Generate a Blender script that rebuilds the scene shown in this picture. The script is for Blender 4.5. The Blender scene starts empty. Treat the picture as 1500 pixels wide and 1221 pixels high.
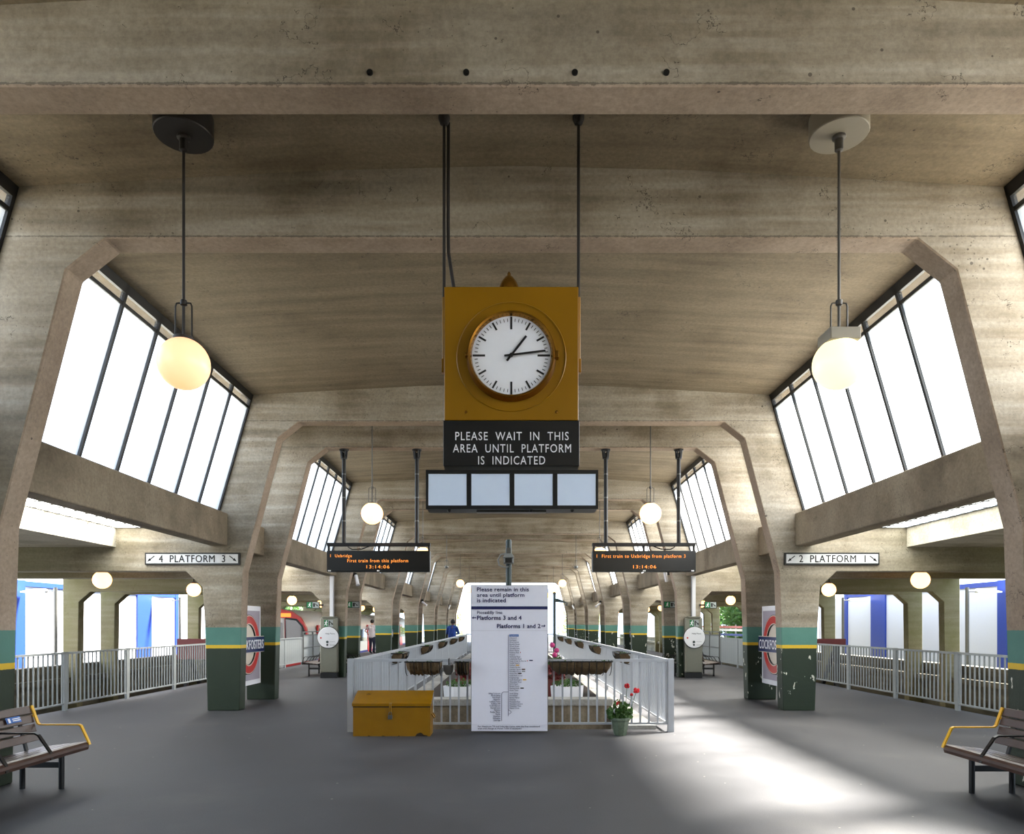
import bpy, bmesh, math, random
from mathutils import Vector, Matrix
random.seed(7)
sc = bpy.context.scene
COL = sc.collection
PI = math.pi

# ------------------------------------------------------------------ camera, sky, sun, exposure
cd = bpy.data.cameras.new('camera'); cam = bpy.data.objects.new('camera', cd); COL.objects.link(cam)
cam.location = (0, 0, 1.6); cam.rotation_euler = (PI/2, 0, 0)
cd.sensor_width = 36; cd.sensor_fit = 'HORIZONTAL'; cd.lens = 36*1060/1500
cd.shift_x = 1/1500; cd.shift_y = (913.5-610.5)/1500; cd.clip_end = 500; cd.clip_start = 0.05
sc.camera = cam
vs = sc.view_settings
sc.display_settings.display_device = 'sRGB'
vs.view_transform = 'Standard'; vs.look = 'None'; vs.gamma = 1; vs.use_curve_mapping = False
vs.exposure = 0.66
w = bpy.data.worlds.new('sky'); sc.world = w; w.use_nodes = True
bg = w.node_tree.nodes['Background']
bg.inputs[0].default_value = (0.67, 0.81, 1.0, 1); bg.inputs[1].default_value = 3.0
sd = bpy.data.lights.new('sun', 'SUN'); sun = bpy.data.objects.new('sun', sd); COL.objects.link(sun)
sd.energy = 46; sd.color = (1.0, 0.95, 0.86); sd.angle = math.radians(11.0)
sun.location = (20, 10, 40)
sun.rotation_euler = Vector((.53, .285, 1)).to_track_quat('Z', 'Y').to_euler()
sc.cycles.diffuse_bounces = 6; sc.cycles.max_bounces = 14; sc.cycles.transparent_max_bounces = 16
sc.cycles.sample_clamp_indirect = 6; sc.cycles.caustics_reflective = False; sc.cycles.caustics_refractive = False

# ------------------------------------------------------------------ materials
def lin(c):
    return tuple(((v/255)/12.92 if v/255 <= .04045 else ((v/255+.055)/1.055)**2.4) for v in c) + (1,)
class NT:
    def __init__(s, name):
        s.m = bpy.data.materials.new(name); s.m.use_nodes = True
        s.t = s.m.node_tree; s.b = s.t.nodes['Principled BSDF']; s.out = s.t.nodes['Material Output']
    def n(s, typ, **kw):
        nd = s.t.nodes.new(typ)
        for k, v in kw.items(): setattr(nd, k, v)
        return nd
    def l(s, a, b): s.t.links.new(a, b)
    def math(s, op, a, b=None):
        nd = s.n('ShaderNodeMath', operation=op)
        for i, v in enumerate((a, b)):
            if v is None: continue
            if hasattr(v, 'links') or hasattr(v, 'is_linked'): s.l(v, nd.inputs[i])
            else: nd.inputs[i].default_value = v
        return nd.outputs[0]
    def mix(s, f, a, b, mode='MIX'):
        nd = s.n('ShaderNodeMix', data_type='RGBA', blend_type=mode)
        for sock, v in ((nd.inputs[0], f), (nd.inputs[6], a), (nd.inputs[7], b)):
            if hasattr(v, 'is_linked'): s.l(v, sock)
            else: sock.default_value = v
        return nd.outputs[2]
    def noise(s, vec, scale, stretch=(1,1,1), detail=4, rough=.55):
        mp = s.n('ShaderNodeMapping'); mp.inputs['Scale'].default_value = stretch
        s.l(vec, mp.inputs[0])
        nz = s.n('ShaderNodeTexNoise'); nz.inputs['Scale'].default_value = scale
        nz.inputs['Detail'].default_value = detail; nz.inputs['Roughness'].default_value = rough
        s.l(mp.outputs[0], nz.inputs['Vector']); return nz.outputs['Fac']
    def ramp(s, f, *stops):
        r = s.n('ShaderNodeValToRGB'); s.l(f, r.inputs[0])
        e = r.color_ramp.elements
        while len(e) < len(stops): e.new(.5)
        for el, (p, c) in zip(e, stops): el.position = p; el.color = c if len(c) == 4 else tuple(c)+(1,)
        return r.outputs[0]
def simple(name, rgb, rough=.5, metal=0, var=.12, scale=14, emit=None, es=0):
    k = NT(name); c = lin(rgb)
    geo = k.n('ShaderNodeTexCoord')
    f = k.noise(geo.outputs['Object'], scale, detail=3)
    k.l(k.mix(f, tuple(max(0, v*(1-var)) for v in c[:3])+(1,), tuple(min(1, v*(1+var)) for v in c[:3])+(1,)), k.b.inputs['Base Color'])
    k.b.inputs['Roughness'].default_value = rough; k.b.inputs['Metallic'].default_value = metal
    if emit:
        k.b.inputs['Emission Color'].default_value = lin(emit); k.b.inputs['Emission Strength'].default_value = es
    return k.m
G0, G1 = (0,0,0,1), (1,1,1,1)
def concrete(name, dark, mid, light, bands=False, streak=(.35,5,5), algae=0):
    k = NT(name)
    pos = k.n('ShaderNodeNewGeometry').outputs['Position']
    st = k.noise(pos, 1.3, streak, 5, .55)
    bl = k.noise(pos, .9, (1,1,1), 5, .6)
    gr = k.noise(pos, 26, (1,1,1), 4, .7)
    c = k.ramp(st, (.2, lin(dark)), (.5, lin(mid)), (.8, lin(light)))
    c = k.mix(k.ramp(bl, (.35, G0), (.72, (.55,.55,.55,1))), c, lin(light))
    c = k.mix(k.ramp(bl, (.30, (.32,.32,.32,1)), (.48, G0)), c, lin(dark))
    c = k.mix(.35, c, k.ramp(gr, (.3, (.25,.25,.25,1)), (.7, (.8,.8,.8,1))), 'OVERLAY')
    vo = k.n('ShaderNodeTexVoronoi'); vo.inputs['Scale'].default_value = 5.5; k.l(pos, vo.inputs['Vector'])
    n2 = k.noise(pos, 2.2, (1,1,1), 2)
    dots = k.math('LESS_THAN', vo.outputs['Distance'], k.math('MULTIPLY', k.math('SUBTRACT', n2, .42), .35))
    c = k.mix(k.math('MULTIPLY', dots, .7), c, lin((52,46,38)))
    v2 = k.n('ShaderNodeTexVoronoi'); v2.inputs['Scale'].default_value = 19; k.l(pos, v2.inputs['Vector'])
    n3 = k.noise(pos, 1.1, (1,1,1), 3)
    pits = k.math('LESS_THAN', v2.outputs['Distance'], k.math('MULTIPLY', k.math('SUBTRACT', n3, .44), .7))
    c = k.mix(k.math('MULTIPLY', pits, .55), c, lin((58,50,40)))
    crk = k.math('LESS_THAN', k.math('ABSOLUTE', k.math('SUBTRACT', k.noise(pos, 2.6, (1,1,1), 5, .6), .5)), .0035)
    crk = k.math('MULTIPLY', crk, k.math('GREATER_THAN', k.noise(pos, 1.9, (1,1,1), 3), .60))
    c = k.mix(k.math('MULTIPLY', crk, .7), c, lin((52,45,36)))
    sep = k.n('ShaderNodeSeparateXYZ'); k.l(pos, sep.inputs[0])
    dirt = k.math('LESS_THAN', k.math('ABSOLUTE', k.math('SUBTRACT', sep.outputs[2], 5.349)), k.math('MULTIPLY', k.math('SUBTRACT', k.noise(pos, 14, (1,1,1), 5, .75), .34), .045))
    c = k.mix(k.math('MULTIPLY', dirt, .55), c, lin((58,50,42)))
    if bands:
        z = k.math('ADD', sep.outputs[2], k.math('MULTIPLY', k.math('SUBTRACT', gr, .5), .012))
        ax = k.math('ABSOLUTE', sep.outputs[0])
        inner = k.math('LESS_THAN', ax, 6.3)
        chipn = k.noise(pos, 6.5, (1.2,1.2,.7), 3, .6)
        chip = k.math('MULTIPLY', k.math('GREATER_THAN', chipn, .645), k.math('GREATER_THAN', sep.outputs[0], 0))
        wear = k.mix(.3, lin((26,42,24)), k.ramp(bl, (.3, lin((20,34,18))), (.7, lin((36,54,28)))))
        wear = k.mix(chip, wear, lin((205,205,190)))
        p = k.mix(k.math('GREATER_THAN', z, 1.150), wear, lin((214,176,38)))
        p = k.mix(k.math('GREATER_THAN', z, 1.212), p, k.mix(k.ramp(bl, (.35, G0), (.7, G1)), lin((70,118,106)), lin((86,134,121))))
        f = k.math('MULTIPLY', inner, k.math('LESS_THAN', z, 1.537))
        c = k.mix(f, c, p)
        k.l(k.math('SUBTRACT', .85, k.math('MULTIPLY', f, .30)), k.b.inputs['Roughness'])
    else:
        k.b.inputs['Roughness'].default_value = .85
    if algae:
        ax = k.math('ABSOLUTE', sep.outputs[0])
        f = k.math('MULTIPLY', k.math('MINIMUM', k.math('MAXIMUM', k.math('MULTIPLY', k.math('SUBTRACT', ax, 6.4), .33), 0.0), 1.0), algae)
        c = k.mix(k.math('MULTIPLY', f, bl), c, lin((96,94,46)))
    k.l(c, k.b.inputs['Base Color'])
    bp = k.n('ShaderNodeBump'); bp.inputs['Strength'].default_value = .35; bp.inputs['Distance'].default_value = .012
    k.l(k.math('ADD', k.math('MULTIPLY', gr, .6), st), bp.inputs['Height']); k.l(bp.outputs[0], k.b.inputs['Normal'])
    return k.m
def glass_frost(name, col, tr, gloss=True):
    k = NT(name); k.t.nodes.remove(k.b)
    a = k.n('ShaderNodeBsdfTranslucent'); a.inputs[0].default_value = col
    b = k.n('ShaderNodeBsdfTransparent'); b.inputs[0].default_value = (1,1,1,1)
    pos = k.n('ShaderNodeNewGeometry').outputs['Position']
    d = k.noise(pos, 2.5, (1,1,1), 3)
    m = k.n('ShaderNodeMixShader'); m.inputs[0].default_value = tr
    k.l(k.math('ADD', k.math('MULTIPLY', d, .08), tr-.04), m.inputs[0])
    k.l(a.outputs[0], m.inputs[1]); k.l(b.outputs[0], m.inputs[2]); k.l(m.outputs[0], k.out.inputs[0])
    return k.m
M = {}
M['conc'] = concrete('board marked concrete', (86,76,59), (131,119,100), (174,166,152), bands=True, algae=1.25)
M['conc_in'] = concrete('frame soffit concrete', (120,102,84), (150,132,113), (174,156,138), streak=(.8,1,1), bands=True)  # own pinkish brown, lightened for the light the inner faces catch
M['ceil'] = concrete('ceiling concrete', (88,76,58), (117,104,83), (140,127,105), streak=(.25,4,4))
M['beamc'] = concrete('edge beam concrete', (78,68,53), (124,110,90), (164,150,128), streak=(3.5,.9,.7))
M['pale'] = concrete('pale soffit concrete', (140,132,112), (176,168,150), (206,200,186), streak=(.8,2,2))
M['grime'] = concrete('grimy trench concrete', (44,42,34), (82,78,64), (120,114,96), streak=(1,.5,3))
M['coping'] = concrete('planter coping', (120,116,108), (158,155,148), (190,188,182), streak=(1,1,1))
def leafmat(name, rgb, var=.45, scale=20):
    m = simple(name, rgb, .55, var=var, scale=scale)
    t = m.node_tree; b = t.nodes['Principled BSDF']; tr = t.nodes.new('ShaderNodeBsdfTranslucent'); mx = t.nodes.new('ShaderNodeMixShader')
    src = b.inputs['Base Color'].links[0].from_socket; t.links.new(src, tr.inputs[0]); mx.inputs[0].default_value = .45
    t.links.new(b.outputs[0], mx.inputs[1]); t.links.new(tr.outputs[0], mx.inputs[2]); t.links.new(mx.outputs[0], t.nodes['Material Output'].inputs[0])
    return m
def asphalt():
    k = NT('worn asphalt')
    pos = k.n('ShaderNodeNewGeometry').outputs['Position']
    a = k.noise(pos, .55, (1,1,1), 5, .6); b = k.noise(pos, 90, (1,1,1), 3, .7)
    c = k.ramp(a, (.3, lin((54,54,57))), (.55, lin((70,70,73))), (.75, lin((86,85,85))))
    c = k.mix(.3, c, k.ramp(b, (.3, (.2,.2,.2,1)), (.7, (.8,.8,.8,1))), 'OVERLAY')
    vo = k.n('ShaderNodeTexVoronoi'); vo.inputs['Scale'].default_value = 3.1; k.l(pos, vo.inputs['Vector'])
    c = k.mix(k.math('MULTIPLY', k.math('LESS_THAN', vo.outputs['Distance'], .035), .6), c, lin((165,160,150)))
    k.l(c, k.b.inputs['Base Color'])
    k.l(k.math('ADD', .50, k.math('MULTIPLY', a, .3)), k.b.inputs['Roughness'])
    k.b.inputs['Specular IOR Level'].default_value = .35
    bp = k.n('ShaderNodeBump'); bp.inputs['Strength'].default_value = .25; bp.inputs['Distance'].default_value = .004
    k.l(b, bp.inputs['Height']); k.l(bp.outputs[0], k.b.inputs['Normal'])
    return k.m
M['floor'] = asphalt()
M['frost'] = glass_frost('frosted clerestory glass', (.92,.95,.97,1), .62)
M['lens_left'] = glass_frost('left skylight glass block', (.7,.73,.74,1), .24)  # brighter and more see-through, so sun shows on the left downstand
M['lens_right'] = glass_frost('dimmed right skylight glass block', (.42,.44,.44,1), .07)  # same blocks, dimmed to keep sun off right floor and downstand
M['clear'] = glass_frost('clear glass', (.9,.9,.9,1), .93)
M['steel_dark'] = simple('dark painted steel', (34,34,34), .45, .3)
M['black'] = simple('black paint', (10,11,12), .42)
M['ink'] = simple('sign ink', (14,14,16), .8)
M['grey_metal'] = simple('grey steel', (104,104,100), .4, .6)
M['rose_grey'] = simple('grey beige ceiling rose', (150,142,126), .5, var=.04)
M['rod'] = simple('dull steel tube', (96,92,86), .45, .5)
M['rod_dark'] = simple('dark steel tube', (44,40,36), .5, .4)
M['yellow'] = simple('mustard enamel', (140,98,2), .34, var=.08, scale=3)
M['yellow_pale'] = simple('mustard chest paint', (142,100,10), .28, var=.16, scale=5)
M['yellow_lid'] = simple('glossy chest lid paint', (142,100,10), .15, var=.16, scale=5)
M['brass'] = simple('old brass', (150,104,34), .25, .8)
M['white'] = simple('white enamel', (244,244,248), .35, var=.03)
M['sign_white'] = simple('sign vinyl white', (236,236,248), .4, var=.02)
M['pale_plate'] = simple('grey white enamel plate', (214,214,216), .4, var=.03)
M['navy'] = simple('navy vinyl', (22,28,84), .7, var=.04)
M['rblue'] = simple('roundel blue', (18,32,86), .3, var=.05)
M['red'] = simple('roundel red', (196,44,38), .3, var=.06)
M['lilac'] = simple('roundel panel grey', (168,160,172), .4, var=.04)
M['cream'] = simple('cream enamel', (226,214,196), .35, var=.04)
M['rail'] = simple('pale grey railing paint', (176,180,186), .4, var=.08)
M['rail_grey'] = simple('galvanised grey railing', (142,146,146), .45, .2, var=.1)
M['wood'] = simple('brown slat timber', (70,50,42), .35, var=.35, scale=9)
M['arm_yellow'] = simple('yellow armrest paint', (232,178,30), .35, var=.05)
M['hivis_blue'] = simple('blue sticker', (52,104,178), .4)
M['globe'] = simple('opal glass lamp warm', (226,206,182), .3, var=.02, emit=(255,192,134), es=.78)
M['globe_lit'] = simple('opal glass lamp bright', (236,206,166), .3, var=.02, emit=(255,186,112), es=3.2)
M['globe_cool'] = simple('opal glass lamp cream', (236,230,180), .3, var=.02, emit=(255,240,190), es=.8)
M['led'] = simple('amber led', (200,100,30), .5, emit=(255,158,62), es=.85)
M['screen'] = simple('led screen black', (7,8,7), .3)
M['lightbox'] = simple('unlit diffuser', (218,232,255), .45, var=.03)
M['stainless'] = simple('brushed stainless', (128,126,112), .36, .75, var=.06)
M['green_sign'] = simple('exit green', (14,112,60), .4, var=.04)
M['hoard_white'] = simple('white hoarding sheet', (204,207,216), .6, var=.03)
M['hoard_blue'] = simple('blue hoarding frame', (24,56,146), .5, var=.12)
M['coir'] = simple('coir liner', (96,78,54), .95, var=.65, scale=40)
M['soil'] = simple('dark soil', (44,34,26), .95, var=.4, scale=40)
M['leaf'] = leafmat('leaf green', (74,108,52))
M['leaf_dark'] = leafmat('dark leaf', (70,104,48), .5, 2)
M['leaf_pale'] = leafmat('sunlit pale leaf', (176,188,132), .3, 2)  # sunlight through the leaves is put into the paler colour
M['leaf_red'] = simple('dark red leaf', (118,34,34), .55, var=.4, scale=30)
M['petal'] = simple('geranium red', (214,26,38), .5, var=.2, scale=40)
M['pink'] = simple('pink petal', (206,60,130), .5, var=.2, scale=40)
M['pot'] = simple('weathered glazed pot', (96,110,92), .35, var=.5, scale=22)
M['terracotta'] = simple('red brown pot', (112,50,44), .6, var=.2)
M['bark'] = simple('bark', (88,72,56), .9, var=.4)
M['post_green'] = simple('dark green post paint', (48,62,62), .4)
M['train_red'] = simple('train red', (190,36,32), .3, var=.05)
M['train_white'] = simple('train white', (196,194,188), .35, var=.05)
M['train_blue'] = simple('train blue', (30,44,112), .35, var=.05)
M['train_roof'] = simple('train roof grey', (70,68,66), .6)
M['train_glass'] = simple('train window glass', (20,24,26), .05, var=.1)
M['maroon'] = simple('maroon board', (112,38,36), .5)
M['grass'] = simple('rough grass', (70,72,58), .9, var=.3, scale=3)
M['ballast'] = simple('track ballast', (60,55,48), .95, var=.5, scale=18)
M['skin_dark'] = simple('brown skin', (92,64,50), .5)
M['skin_light'] = simple('fair skin', (206,160,136), .5)
M['hair'] = simple('black hair', (22,18,16), .6)
M['shirt_blue'] = simple('royal blue shirt', (24,62,140), .8)
M['shirt_white'] = simple('white shirt', (214,204,208), .8)
M['trouser'] = simple('navy trousers', (28,32,54), .8)
M['shoe'] = simple('black shoe', (24,22,22), .4)
M['label_grey'] = simple('grey pictogram plate', (150,156,152), .4)

# ------------------------------------------------------------------ mesh builder
def root_offset(p):
    v = Vector((0,0,0))
    while p is not None: v += p.location; p = p.parent
    return v
class MB:
    def __init__(s): s.v = []; s.f = []; s.mi = []; s.cur = 0
    def add(s, vs_, fs):
        o = len(s.v); s.v += [Vector(a) for a in vs_]
        for f in fs: s.f.append([i+o for i in f]); s.mi.append(s.cur)
        return s
    def box(s, x0, x1, y0, y1, z0, z1):
        if x0 > x1: x0, x1 = x1, x0
        if y0 > y1: y0, y1 = y1, y0
        return s.add([(x0,y0,z0),(x1,y0,z0),(x1,y1,z0),(x0,y1,z0),(x0,y0,z1),(x1,y0,z1),(x1,y1,z1),(x0,y1,z1)],
                     [(0,3,2,1),(4,5,6,7),(0,1,5,4),(1,2,6,5),(2,3,7,6),(3,0,4,7)])
    def bar(s, p, q, wd, ht, up=(0,0,1)):
        p, q, up = Vector(p), Vector(q), Vector(up); d = (q-p).normalized()
        a = d.cross(up)
        if a.length < 1e-4: a = d.cross(Vector((0,1,0)))
        a.normalize(); b = a.cross(d).normalized()
        vs_ = [c+a*wd/2*i+b*ht/2*j for c in (p, q) for i, j in ((-1,-1),(1,-1),(1,1),(-1,1))]
        return s.add(vs_, [(0,1,2,3),(7,6,5,4),(0,4,5,1),(1,5,6,2),(2,6,7,3),(3,7,4,0)])
    def tube(s, pts, r, n=10, caps=True):
        pts = [Vector(p) for p in pts]; rs = r if isinstance(r, (list, tuple)) else [r]*len(pts)
        rings = []; ref = None
        for i, p in enumerate(pts):
            d = ((pts[min(i+1, len(pts)-1)]-p).normalized() + (p-pts[max(i-1, 0)]).normalized())
            d = d.normalized() if d.length > 1e-6 else Vector((0,0,1))
            if ref is None: ref = Vector((1,0,0)) if abs(d.x) < .9 else Vector((0,1,0))
            a = (ref - d*ref.dot(d)).normalized(); b = d.cross(a); ref = a
            rings.append([p+(a*math.cos(2*PI*k/n)+b*math.sin(2*PI*k/n))*rs[i] for k in range(n)])
        vs_ = [v for R in rings for v in R]; fs = []
        for i in range(len(pts)-1):
            for k in range(n):
                fs.append((i*n+k, i*n+(k+1)%n, (i+1)*n+(k+1)%n, (i+1)*n+k))
        if caps:
            fs.append(tuple(range(n-1, -1, -1))); fs.append(tuple((len(pts)-1)*n+k for k in range(n)))
        return s.add(vs_, fs)
    def lathe(s, prof, c=(0,0,0), n=24, axis='z', ang0=0, cap=True):
        c = Vector(c); rings = []
        for r, h in prof:
            ring = []
            for k in range(n):
                a = ang0 + 2*PI*k/n; u, v = r*math.cos(a), r*math.sin(a)
                ring.append(c+Vector({'z': (u,v,h), 'y': (u,h,v), 'x': (h,u,v)}[axis]))
            rings.append(ring)
        vs_ = [v for R in rings for v in R]; fs = []; m = len(prof)
        for i in range(m-1):
            for k in range(n):
                f = (i*n+k, i*n+(k+1)%n, (i+1)*n+(k+1)%n, (i+1)*n+k)
                fs.append(f if axis != 'y' else f[::-1])
        e0, e1 = tuple(range(n-1,-1,-1)), tuple((m-1)*n+k for k in range(n))
        if axis == 'y': e0, e1 = e0[::-1], e1[::-1]
        closed = tuple(prof[0]) == tuple(prof[-1])
        if prof[0][0] > 1e-5 and not closed and cap: fs.append(e0)
        if prof[-1][0] > 1e-5 and not closed and cap: fs.append(e1)
        return s.add(vs_, fs)
    def sphere(s, c, r, n=24, m=14, sz=1):
        prof = [(max(1e-6, r*math.sin(PI*i/m)), -r*sz*math.cos(PI*i/m)) for i in range(m+1)]
        return s.lathe(prof, c, n)
    def prism(s, poly, a0, a1, axis='y'):
        def P(u, v, a): return {'y': (u,a,v), 'x': (a,u,v), 'z': (u,v,a)}[axis]
        n = len(poly)
        vs_ = [P(u,v,a0) for u, v in poly] + [P(u,v,a1) for u, v in poly]
        fs = [tuple(range(n)), tuple(range(2*n-1, n-1, -1))] + [(i, i+n, (i+1)%n+n, (i+1)%n) for i in range(n)]
        return s.add(vs_, fs)
    def quad(s, *p): return s.add(p, [(0,1,2,3)])
    def build(s, name, mat, parent=None, smooth=None, bevel=0, seg=2):
        off = root_offset(parent) if parent else Vector((0,0,0))
        me = bpy.data.meshes.new(name)
        me.from_pydata([v-off for v in s.v], [], s.f)
        for m in (mat if isinstance(mat, (list, tuple)) else [mat]): me.materials.append(M[m] if isinstance(m, str) else m)
        for p, i in zip(me.polygons, s.mi): p.material_index = i
        bm = bmesh.new(); bm.from_mesh(me)
        bmesh.ops.remove_doubles(bm, verts=bm.verts, dist=1e-6)
        bmesh.ops.recalc_face_normals(bm, faces=bm.faces); bm.to_mesh(me); bm.free()
        if smooth is not None: me.shade_smooth(); me.set_sharp_from_angle(angle=smooth)
        o = bpy.data.objects.new(name, me); COL.objects.link(o)
        if parent is not None: o.parent = parent
        if bevel:
            md = o.modifiers.new('bevel', 'BEVEL'); md.width = bevel; md.segments = seg; md.limit_method = 'ANGLE'; md.angle_limit = .6
        return o
def tag(o, label, cat, group=None):
    o['label'] = label; o['category'] = cat
    if group: o['group'] = group
    return o
def thing(name, loc, label, cat, group=None):
    o = bpy.data.objects.new(name, None); COL.objects.link(o); o.location = loc
    o.empty_display_size = .1
    return tag(o, label, cat, group)
def struct(o): o['kind'] = 'structure'; return o
def dup(root, loc, label=None):
    def cp(o, parent):
        c = o.copy(); COL.objects.link(c)
        if parent is not None: c.parent = parent
        for ch in o.children: cp(ch, c)
        return c
    r = cp(root, None); r.location = loc
    if label: r['label'] = label
    return r
def text(body, W, H, mat, parent, name, origin, xdir=(1,0,0), ydir=(0,0,1), align='CENTER', depth=.003, bold=0, spacing=1, line=1.0, keep=False):
    """lettering fitted into W x H, placed with its (centre | left-centre | right-centre) at origin"""
    cu = bpy.data.curves.new('lettering', 'FONT'); cu.body = body; cu.size = 1; cu.align_x = align if align != 'CENTER' else 'CENTER'
    cu.space_character = spacing; cu.space_line = line; cu.resolution_u = 3
    o = bpy.data.objects.new('lettering', cu); COL.objects.link(o)
    bpy.context.view_layer.update()
    me = bpy.data.meshes.new_from_object(o.evaluated_get(bpy.context.evaluated_depsgraph_get()))
    bpy.data.objects.remove(o); bpy.data.curves.remove(cu)
    xs = [v.co.x for v in me.vertices]; ys = [v.co.y for v in me.vertices]
    x0, x1, y0, y1 = min(xs), max(xs), min(ys), max(ys)
    sy = H/(y1-y0); sx = W/(x1-x0) if W else sy
    cx = {'CENTER': (x0+x1)/2, 'LEFT': x0, 'RIGHT': x1}[align]; cy = (y0+y1)/2
    X, Y = Vector(xdir), Vector(ydir); Z = X.cross(Y); O = Vector(origin) - (root_offset(parent) if parent else Vector())
    vs_ = [O+X*((v.co.x-cx)*sx)+Y*((v.co.y-cy)*sy)+Z*depth for v in me.vertices]
    fs = [tuple(p.vertices) for p in me.polygons]
    if bold > 0:
        n0, f0 = len(vs_), list(fs)
        for q, (a, b) in enumerate(((bold,0),(-bold,0),(0,bold),(0,-bold))):
            vs_ += [v+X*a*sy+Y*b*sy+Z*depth*.02*(q+1) for v in vs_[:n0]]; fs += [tuple(i+n0*(q+1) for i in f) for f in f0]
    bpy.data.meshes.remove(me)
    m2 = bpy.data.meshes.new(name); m2.from_pydata(vs_, [], fs)
    bm = bmesh.new(); bm.from_mesh(m2)
    ex = bmesh.ops.extrude_face_region(bm, geom=bm.faces[:])
    bmesh.ops.translate(bm, vec=-Z*depth*.9, verts=[g for g in ex['geom'] if isinstance(g, bmesh.types.BMVert)])
    bmesh.ops.recalc_face_normals(bm, faces=bm.faces); bm.to_mesh(m2); bm.free()
    m2.materials.append(M[mat]); r = bpy.data.objects.new(name, m2); COL.objects.link(r)
    if parent: r.parent = parent
    return r
def arrow(mb, c, ang, L, wd, y, head=.42):
    """arrow in the XZ plane pointing along ang, as a thin prism at depth y"""
    d = Vector((math.cos(ang), 0, math.sin(ang))); n = Vector((-d.z, 0, d.x)); c = Vector((c[0], y, c[1]))
    hl = L*head; a, b, t = c-d*L/2, c+d*(L/2-hl), c+d*L/2
    pts = [a-n*wd/2, b-n*wd/2, b-n*wd*1.6, t, b+n*wd*1.6, b+n*wd/2, a+n*wd/2]
    mb.prism([(p.x, p.z) for p in pts], y, y-.004)

# ------------------------------------------------------------------ the concrete shed
P, F1, F2, TH = 8.337, 5.02, 7.0, .29
def frame_poly():
    L = [(0,6.2),(-4.95,6.0),(-5.66,3.62),(-5.66,3.56),(-13.45,3.56),(-13.45,-1.2),(-13.02,-1.2),(-12.97,2.26),(-12.62,2.57),
         (-6.01,2.57),(-5.70,2.27),(-5.655,1.5),(-5.61,0),(-5.02,0),(-4.985,1.5),(-4.95,2.56),(-4.31,5.03),(-3.93,5.33)]
    R = [(-x, z) for x, z in L[1:]][::-1]
    return L + R
proto = None
for k in range(-1, 8):
    for y0 in (F1, F2):
        y = y0 + P*k
        if proto is None:
            mb = MB(); mb.prism(frame_poly(), 0, TH); proto = mb.build('portal_frame', ['conc','conc_in'], None, bevel=.012, seg=1); o = proto
            for p in proto.data.polygons:
                if abs(p.normal.y) < .5 and abs(p.center.x) < 5.05 and p.center.z < 5.5: p.material_index = 1
        else:
            o = proto.copy(); COL.objects.link(o)
        o.location = (0, y, 0); struct(o)
        if k == 0 and y0 == F1: front_frame = o
for px in (542, 683, 842, 976):
    x = (px-749)*5.02/1060
    mb = MB(); mb.lathe([(.021,-.012),(.021,.01)], (x, 5.02, 5.42), 14, 'y'); mb.build('bolt_hole', 'black', front_frame)
mb = MB()
xs = [(-5.12,5.815),(-4.80,5.825),(-3.4,5.90),(-1.8,5.985),(0,6.03),(1.8,5.985),(3.4,5.90),(4.80,5.825),(5.12,5.815)]
poly = xs + [(x, z+.16) for x, z in xs[::-1]]
mb.prism(poly, -6.2, 65.7); struct(mb.build('ceiling', 'ceil'))
for s, nm in ((-1, 'left'), (1, 'right')):
    mb = MB(); mb.box(s*5.24, s*5.55, -6.2, 65.6, 3.04, 3.645)
    struct(mb.build('edge_beam_'+nm, 'beamc', bevel=.02))
    for k in range(-1, 8):
        # slab of the aisle roof over a long bay, with the downstand beside the skylight, and over the short bay
        ya, yb = F2+TH+P*(k-1), F1+P*k
        mb = MB(); mb.box(s*7.3, s*13.4, ya-.02, yb+.02, 3.02, 3.30); mb.box(s*7.3, s*7.46, ya-.02, yb+.02, 3.3, 3.5)
        struct(mb.build('ceiling_aisle_'+nm, 'pale'))
        mb = MB(); mb.box(s*5.55, s*13.4, F1+TH+P*k-.02, F2+P*k+.02, 3.02, 3.30); struct(mb.build('ceiling_aisle_'+nm, 'conc'))
        # glass block skylight
        if k < 8:
            L = yb-ya; n = 21; p = L/n; rows = 4; rw = 1.75/rows
            g = MB(); lens = MB()
            for i in range(n+1):
                g.box(s*5.55, s*7.3, ya+i*p-.016, ya+i*p+.016, 3.372, 3.40)
            for j in range(rows+1):
                xx = 5.55+j*rw; g.box(s*(xx-.016), s*(xx+.016), ya, yb, 3.373, 3.401)
            for j in range(rows):
                x0 = 5.55+j*rw
                lens.quad((s*x0, ya, 3.378), (s*(x0+rw), ya, 3.378), (s*(x0+rw), yb, 3.378), (s*x0, yb, 3.378))
            o = struct(g.build('window_skylight_'+nm, 'steel_dark')); lens.build('glass', 'lens_'+nm, o)
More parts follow.
